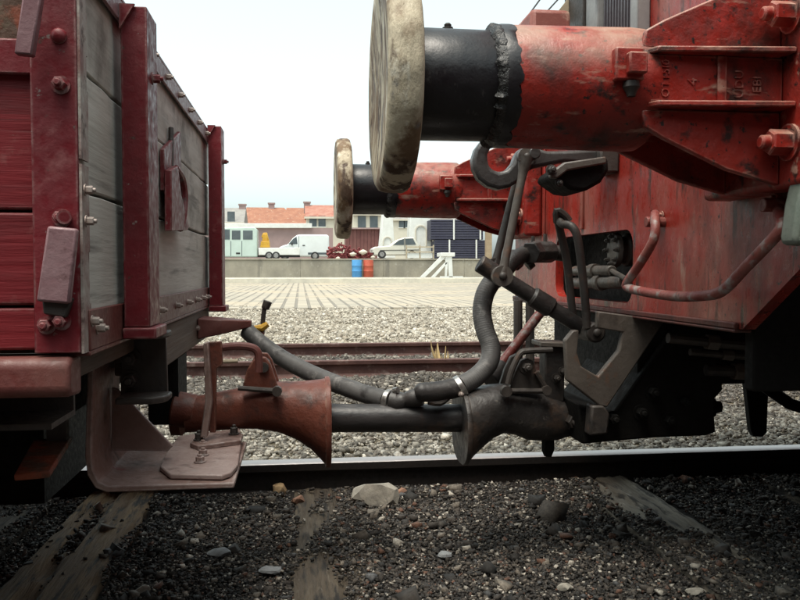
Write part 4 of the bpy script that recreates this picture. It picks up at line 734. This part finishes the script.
# ================================================================== BACKGROUND on the terrace and beyond
def px_prism(mb, pts, y0, y1): return mb.prism(XZ(pts, y0), 'XZ', y0, y1)
def wheel_at(px, py, Y, rpx, parent, depth=.2):
    c = P(px, py, Y=Y); r = rpx*Y/F; mb = MB(); mb.lathe([(0, r*.9), (.03, r), (depth - .03, r), (depth, r*.9)], c, (0, 1, 0), 20); t_ = build('wheel', mb, 'tyre', parent)
    mb = MB(); mb.lathe([(-.02, r*.55), (.01, r*.6)], c, (0, 1, 0), 16); build('rim', mb, 'pale_grey', t_)
YV = 60.0
def ground_z(px): return 1.50
# crew cab flatbed truck
tr = root('flatbed_truck', (P(255, 258, Y=YV).x, YV + 1, 1.5), 'pale mint crew cab truck with white dropside bed on the dock', 'truck')
mb = MB(); px_prism(mb, ((196, 257), (196, 244), (206, 242), (213, 230), (217, 227.5), (254, 227), (257, 229), (257.5, 257)), YV, YV + 1.9); cabm = build('cab', mb, 'van_mint', tr, bevel=.08, seg=3)
for a in ((221, 229.5, 229.8, 239.5), (231.8, 230.5, 240.4, 239.5), (243, 230.5, 252.6, 239.5)):
    mb = MB(); px_prism(mb, ((a[0], a[1]), (a[2], a[1]), (a[2], a[3]), (a[0], a[3])), YV - .02, YV + .05); build('window', mb, 'glass_dark', cabm)
for a in (230.8, 241.8): mb = MB(); px_prism(mb, ((a - .3, 241), (a + .3, 241), (a + .3, 256), (a - .3, 256)), YV - .008, YV + .03); build('door_seam', mb, 'glass_dark', cabm)
mb = MB(); px_prism(mb, ((236, 252.5), (240, 252.5), (240, 254), (236, 254)), YV - .03, YV + .03); build('handle', mb, 'tyre', cabm)
mb = MB(); px_prism(mb, ((258.5, 248), (300, 247.5), (300, 255), (258.5, 255)), YV, YV + 1.9); build('bed', mb, 'white_paint', tr, bevel=.03)
mb = MB(); px_prism(mb, ((198, 255.5), (300, 255.5), (300, 257), (198, 257)), YV + .2, YV + 1.7); build('chassis', mb, 'tyre', tr)
wheel_at(269, 255.5, YV - .02, 4, tr); wheel_at(276, 255.5, YV - .02, 4, tr); wheel_at(207, 255.5, YV - .02, 4, tr)
cr = root('loader_crane', P(265, 247, Y=YV + .5), 'small yellow crane standing on the truck bed behind the cab', 'crane')
for i, (nm, pts) in enumerate((('base', ((260, 247.5), (261, 241), (269, 241), (270, 247.5))), ('column', ((262, 241), (263, 234), (267.5, 234), (268, 241))), ('jib', ((261, 237.5), (263, 232.8), (267, 232.5), (270, 244), (267.5, 244.5), (265.5, 237))))):
    mb = MB(); px_prism(mb, pts, YV + .3 + .17*i, YV + .9 + .1*i); build(nm, mb, 'yellow_paint', cr, bevel=.04)
YP = 63.0
# small panel van
vn = root('panel_van', (P(310, 258, Y=YP).x, YP + .8, 1.5), 'white panel van parked just beyond the flatbed truck on the dock', 'van')
mb = MB(); px_prism(mb, ((279, 256.5), (279, 247.5), (283, 245.5), (288, 244.2), (293, 238), (297, 235), (301, 234.4), (327, 234.6), (329, 236), (329.5, 256.5)), YP - .4, YP + 1.3); vb = build('body', mb, 'van_white', vn, bevel=.09, seg=3)
mb = MB(); px_prism(mb, ((288.5, 244), (293.2, 238.7), (296.5, 236.6), (297.5, 244)), YP - .42, YP - .35); build('window', mb, 'glass_dark', vb)
mb = MB(); px_prism(mb, ((298.6, 236), (299, 236), (299, 256), (298.6, 256)), YP - .41, YP - .35); build('door_seam', mb, 'glass_dark', vb)
mb = MB(); px_prism(mb, ((308, 252.5), (328, 252.5), (328, 254.5), (308, 254.5)), YP - .42, YP - .3); build('side_strip', mb, 'glass_dark', vb)
wheel_at(315, 255.8, YP - .42, 4.2, vn); wheel_at(285, 255.8, YP - .42, 4.2, vn)
mb = MB(); px_prism(mb, ((329.6, 251), (329.6, 247), (330.2, 247), (330.2, 251)), YP - .35, YP - .15); build('tail_light', mb, 'orange_drum', vb)
mb = MB(); px_prism(mb, ((278, 254.5), (278, 252.3), (281, 252.3), (281, 254.5)), YP - .44, YP + 1.34); build('bumper', mb, 'tyre', vb, bevel=.03)
mb = MB(); px_prism(mb, ((326, 254.8), (326, 252.8), (330.6, 252.8), (330.6, 254.8)), YP - .44, YP + 1.34); build('bumper', mb, 'tyre', vb, bevel=.03)
mb = MB(); px_prism(mb, ((291.3, 245.2), (291.3, 242.8), (292.6, 242.8), (292.6, 245.2)), YP - .62, YP - .43); build('mirror', mb, 'tyre', vb, bevel=.02)
mb = MB(); px_prism(mb, ((302.5, 245.8), (302.5, 244.9), (305, 244.9), (305, 245.8)), YP - .43, YP - .38); build('handle', mb, 'tyre', vb)
# white car
ca = root('estate_car', (P(390, 257, Y=YV).x, YV + .8, 1.5), 'cream white car parked in front of the white piers', 'car')
mb = MB(); px_prism(mb, ((371, 255.5), (371.5, 249), (375, 246.8), (390, 245.5), (398, 239.5), (404, 237.5), (414, 237), (419, 245), (420, 255)), YV, YV + 1.6); cbm = build('body', mb, 'car_cream', ca, bevel=.09, seg=3)
mb = MB(); px_prism(mb, ((393, 245), (399, 240.2), (404, 238.8), (404, 245)), YV - .02, YV + .05); build('window', mb, 'glass_dark', cbm)
mb = MB(); px_prism(mb, ((405.5, 238.6), (413, 238.4), (416, 244.6), (405.5, 245)), YV - .02, YV + .05); build('window', mb, 'glass_dark', cbm)
wheel_at(382, 254.4, YV - .02, 4.2, ca); wheel_at(412, 254.4, YV - .02, 4.2, ca)
mb = MB(); px_prism(mb, ((370.4, 254.6), (370.4, 252.4), (374, 252.4), (374, 254.6)), YV - .04, YV + 1.64); build('bumper', mb, 'tyre', cbm, bevel=.03)
mb = MB(); px_prism(mb, ((371, 250.8), (371, 249.2), (372.6, 249.2), (372.6, 250.8)), YV - .03, YV + .3); build('headlight', mb, 'bright_metal', cbm, bevel=.01)
mb = MB(); px_prism(mb, ((404.4, 245.4), (404.4, 238), (405.1, 238), (405.1, 255)), YV - .015, YV + .03); build('door_seam', mb, 'tyre', cbm)
mb = MB(); px_prism(mb, ((380, 250.6), (380, 250.1), (419, 249.6), (419, 250.1)), YV - .03, YV + .03); build('trim_strip', mb, 'tyre', cbm)
# scrap heap and sacks
sh = MB(); rd = random.Random(5)
for k in range(130):
    a = rd.uniform(329, 371); top = 258 - (16 if a < 345 else 12)*rd.random()*(1 - abs(a - 346)/40); c = P(a, top, Y=59.3 + rd.uniform(0, 1.6)); s_ = rd.uniform(.06, .28)
    rot = Matrix.Rotation(rd.uniform(0, 3), 3, 'X') @ Matrix.Rotation(rd.uniform(0, 3), 3, 'Y'); sh.box((c.x - s_, c.y - s_*.3, max(1.5, c.z) - s_*.25), (c.x + s_, c.y + s_*.3, max(1.5, c.z) + s_*.25), rot)
sh.box((P(329, 250, Y=60).x, 60.2, 1.5), (P(372, 250, Y=60).x, 61, 2.0)); build('scrap_heap', sh, 'scrap_red', label='heap of dark red scrap iron on the dock beside the white van', cat='scrap heap', kind='stuff')
for i, (a, b, wpx, lb_) in enumerate(((353, 252, 9, 'pale sack on the scrap heap, left of the larger sack'), (363, 250, 11, 'largest pale sack leaning on the scrap heap above the blue drum'), (373, 255, 6, 'small pale sack at the right foot of the scrap heap'), (338, 256, 6, 'pale lump lying at the left foot of the scrap heap'))):
    c = P(a, b + 2.2, Y=59.0); r = wpx*59/F/2*.8; bm = bmesh.new(); bmesh.ops.create_icosphere(bm, subdivisions=2, radius=1); mb = MB()
    mb.add([(c.x + v.co.x*r*(1 + .15*math.sin(5*v.co.z + i)), c.y + v.co.y*r*.7, c.z + v.co.z*r*.55*(1 + .25*math.sin(7*v.co.x + 3*i))*(1 + .15*math.cos(4*v.co.x))) for v in bm.verts], [[v.index for v in f.verts] for f in bm.faces]); bm.free()
    build('sack', mb, 'sack', ang=80, label=lb_, cat='sack', group='sacks on the scrap heap')
# drums in front of the wall
for px, mat, lb_ in ((357, 'blue_plastic', 'blue drum standing against the dock wall'), (368.5, 'orange_drum', 'rusty orange drum beside the blue one at the dock wall')):
    c = P(px, 277, Y=57.3); mb = MB(); h = 1.24; r = .36; mb.lathe([(0, r*.97), (.03, r), (h*.33, r), (h*.35, r*1.04), (h*.37, r), (h*.64, r), (h*.66, r*1.04), (h*.68, r), (h - .03, r), (h, r*.96)], (c.x, 57.4, .217), (0, 0, 1), 28); build('drum', mb, mat, label=lb_, cat='drum', group='drums at the dock wall')
# white buffer stop
bs = root('buffer_stop', P(440, 278, Y=55.5), 'white painted triangular buffer stop in front of the dock wall', 'buffer stop')
for yb in (55.0, 56.3):
    for nm, pts in (('sloping_leg', ((420, 277.3), (425, 277.3), (447, 256), (441, 256))), ('inner_strut', ((431, 277.3), (435, 277.3), (448, 262.5), (445, 262.5))), ('upright', ((445, 276), (445.5, 256), (452, 256), (453, 277.3), (449, 277.3), (448, 262), (447, 277))), ('foot_beam', ((440, 278.2), (440, 276.3), (463, 276.3), (463, 278.2)))):
        mb = MB(); px_prism(mb, pts, yb, yb + .12); build(nm, mb, 'white_paint', bs, bevel=.01)
mb = MB(); px_prism(mb, ((441, 256.5), (441, 252.6), (455, 252.6), (455, 256.5)), 54.9, 56.6); build('head_beam', mb, 'white_paint', bs, bevel=.03)
# fence
fe = root('low_fence', P(420, 258, Y=59), 'low wooden fence with white panels on the dock, left of the dark stack', 'fence')
for px in (406.5, 420, 433.5): mb = MB(); px_prism(mb, ((px - .6, 258.5), (px - .6, 245), (px + .6, 245), (px + .6, 258.5)), 59.0, 59.1); build('post', mb, 'tan_paint', fe)
for py in (247, 252): mb = MB(); px_prism(mb, ((406.5, py + .6), (406.5, py - .6), (434, py - .6), (434, py + .6)), 58.93, 58.99); build('rail', mb, 'tan_paint', fe)
for a in (407.5, 420.8): mb = MB(); px_prism(mb, ((a, 258), (a, 253), (a + 11.6, 253), (a + 11.6, 258)), 59.02, 59.06); build('panel', mb, 'white_paint', fe)
# white tapered piers with arched niches
def pier(pts, arch, lb_, yb):
    e = root('white_pier', (P(pts[0][0], 258, Y=yb).x, yb, 1.5), lb_, 'pier', 'white masonry piers on the dock'); mb = MB(); px_prism(mb, pts, yb, yb + 1.6); b = build('shaft', mb, 'white_paint', e, bevel=.03)
    cx, cy, r, bot = arch; poly = [(cx - r, bot)] + [(cx - r*math.cos(R(15*k)), cy - r*math.sin(R(15*k))) for k in range(13)] + [(cx + r, bot)]
    inner = [(cx - r*.8, bot)] + [(cx - r*.8*math.cos(R(15*k)), cy - r*.8*math.sin(R(15*k))) for k in range(13)] + [(cx + r*.8, bot)]
    mb = MB(); px_prism(mb, poly + inner[::-1], yb - .10, yb - .002); build('arch_moulding', mb, 'plaster', e)
pier(((379, 258), (384, 205), (392, 205), (395.5, 258)), (387.5, 241, 4.5, 245), 'narrow white tapered pier behind the bonnet of the cream car', 66)
pier(((408, 258), (411, 205), (428.5, 205), (434, 258)), (421, 231, 6, 246), 'wide white tapered pier beside the dark slatted stack', 66)
# two stacked dark slatted wagons
for (x0, x1, y0, y1, lb_, posts, xs) in ((430.5, 483, 219.5, 239.6, 'upper dark navy slatted body of the stack on the dock', (454, 480.5), 0), (434.5, 485, 240.2, 258.3, 'lower dark navy slatted body of the stack on the dock', (449.5, 476.5), 0)):
    e = root('slatted_body', (P((x0+x1)/2, 258, Y=64).x, 65, P(x0, y1, Y=64).z), lb_, 'container', 'stacked slatted bodies on the dock'); mb = MB(); px_prism(mb, ((x0 + .5, y1), (x0 + .2, y0 + .3), (x1, y0 + .3), (x1, y1)), 64.1, 66.2); build('body', mb, 'navy_slats', e)
    n = 8; h = (y1 - y0)/n
    for k in range(n): mb = MB(); px_prism(mb, ((x0, y0 + h*(k + .72)), (x0, y0 + h*k), (x1, y0 + h*k), (x1, y0 + h*(k + .72))), 64.0, 64.08); build('slat', mb, 'navy_slats', e)
    for px in posts: mb = MB(); px_prism(mb, ((px - .7, y1), (px - .7, y0 - .5), (px + .7, y0 - .5), (px + .7, y1)), 63.88, 63.98); build('post', mb, 'white_paint', e)
mb = MB(); px_prism(mb, ((486, 259), (486, 205), (492, 205), (492, 259)), 62, 62.4); build('timber_pole', mb, 'old_timber', label='tall pale timber pole to the right of the dark slatted stack', cat='pole', bevel=.02)
# long low shed with white fascia
ls = root('low_shed', (P(285, 258, Y=80).x, 83, 1.5), 'long low mauve walled shed with white fascia behind the vehicles', 'shed')
mb = MB(); px_prism(mb, ((205, 262), (205, 228), (333, 228), (333, 262)), 80, 88); build('wall', mb, 'mauve_wall', ls)
mb = MB(); px_prism(mb, ((203, 228), (203, 223.3), (312, 223.3), (312, 228)), 79.6, 88.3); build('fascia', mb, 'white_paint', ls, bevel=.03)
# dark red boarded wagon body behind
mw = root('boarded_shed', (P(366, 258, Y=72).x, 73, 1.5), 'dark red boarded shed behind the scrap heap', 'shed')
for k in range(10): mb = MB(); a = 346 + k*3.6; px_prism(mb, ((a, 260), (a, 229), (a + 3.4, 229), (a + 3.4, 260)), 72 + .03*(k % 2), 74.5); build('board', mb, 'maroon_boards', mw)
mb = MB(); px_prism(mb, ((345, 229), (346, 227.6), (382, 227.6), (382.5, 229)), 71.7, 74.8); build('roof', mb, 'mauve_wall', mw)
# houses
def house(x0, x1, ridge, eave, base, yd, roofm, wallm, label, dep=9.0, chim=(), wins=(), hip=0.0):
    a, b = P(x0, eave, Y=yd), P(x1, eave, Y=yd); zr = P(x0, ridge, Y=yd + dep/2).z; zb = 1.4; e = root('house', ((a.x + b.x)/2, yd + dep/2, zb), label, 'house', 'houses behind the yard')
    mb = MB(); mb.box((a.x + .2, yd + .3, zb), (b.x - .2, yd + dep - .3, a.z)); build('wall', mb, wallm, e)
    hx = hip*(b.x - a.x); mb = MB(); mb.add([(a.x, yd, a.z), (b.x, yd, a.z), (b.x, yd + dep, a.z), (a.x, yd + dep, a.z), (a.x + (0 if hip == 0 else 0), yd + dep/2, zr), (b.x - hx, yd + dep/2, zr)], [(0, 1, 5, 4), (1, 2, 5), (2, 3, 4, 5), (3, 0, 4), (0, 3, 2, 1)])
    rf = build('roof', mb, roofm, e)
    mb = MB(); mb.box((a.x - .1, yd - .18, a.z - .28), (b.x + .1, yd - .01, a.z - .02)); build('gutter', mb, 'plaster', e)
    for px, top in chim:
        c = P(px, top, Y=yd + dep/2); mb = MB(); mb.box((c.x - .45, yd + dep/2 - .4, zr - 1.2), (c.x + .45, yd + dep/2 + .4, c.z)); mb.box((c.x - .55, yd + dep/2 - .5, c.z), (c.x + .55, yd + dep/2 + .5, c.z + .2)); build('chimney', mb, 'mauve_wall', rf)
    for px, py in wins:
        c = P(px, py, Y=yd); mb = MB(); mb.box((c.x - .5, yd + .2, c.z - .75), (c.x + .5, yd + .32, c.z + .75)); w_ = build('window', mb, 'glass_dark', e); mb = MB(); mb.box((c.x - .62, yd + .12, c.z - .9), (c.x + .62, yd + .29, c.z - .77)); build('sill', mb, 'white_paint', w_)
    return e
house(244.5, 304, 207.3, 223.5, 260, 120, 'tile_orange', 'plaster', 'house with the widest orange tiled roof behind the shed', chim=((271.5, 204.2),), hip=.35)
house(286, 325, 207.8, 224, 260, 128, 'tile_orange', 'plaster', 'house with a smaller orange roof between the widest roof and the red roof', chim=())
house(305, 352, 205, 216.5, 260, 112, 'tile_red', 'plaster', 'house with red tiled roof and white upper wall, close to the far buffer', chim=((307, 203.2),), wins=((313, 221), (322, 221)))
house(190, 244, 207.5, 222, 260, 110, 'slate', 'plaster', 'house with grey slate roof beside the wagon post', chim=((242.5, 205.5),), wins=((231, 217),))
house(352, 383, 206, 213, 260, 100, 'slate', 'plaster', 'pale plastered house seen between the far buffer and the white piers', wins=((374, 222), (362, 222)))
house(390, 470, 208, 219, 260, 140, 'slate', 'plaster', 'distant pale house between the two white piers', wins=((402, 223), (407, 223)))

# unseen shed added behind the camera to shade the sides facing it
gs = root('shade_blocker', (2, -6, GZ), 'tall dark brick shed added out of view behind the camera to block light', 'shed')
mb = MB(); mb.box((-22, -9.0, GZ), (26, -4.2, 4.3)); build('wall', mb, 'shade_blocker_brick', gs)
mb = MB(); mb.prism([(-9.6, 4.31), (-3.6, 4.31), (-6.6, 6.3)], 'YZ', -22.5, 26.5); build('roof', mb, 'slate', gs)
for x in range(-18, 26, 8):
    mb = MB(); mb.box((x, -4.195, GZ + .1), (x + 3, -4.12, 3.4)); d_ = build('blocker_door', mb, 'maroon_boards', gs)
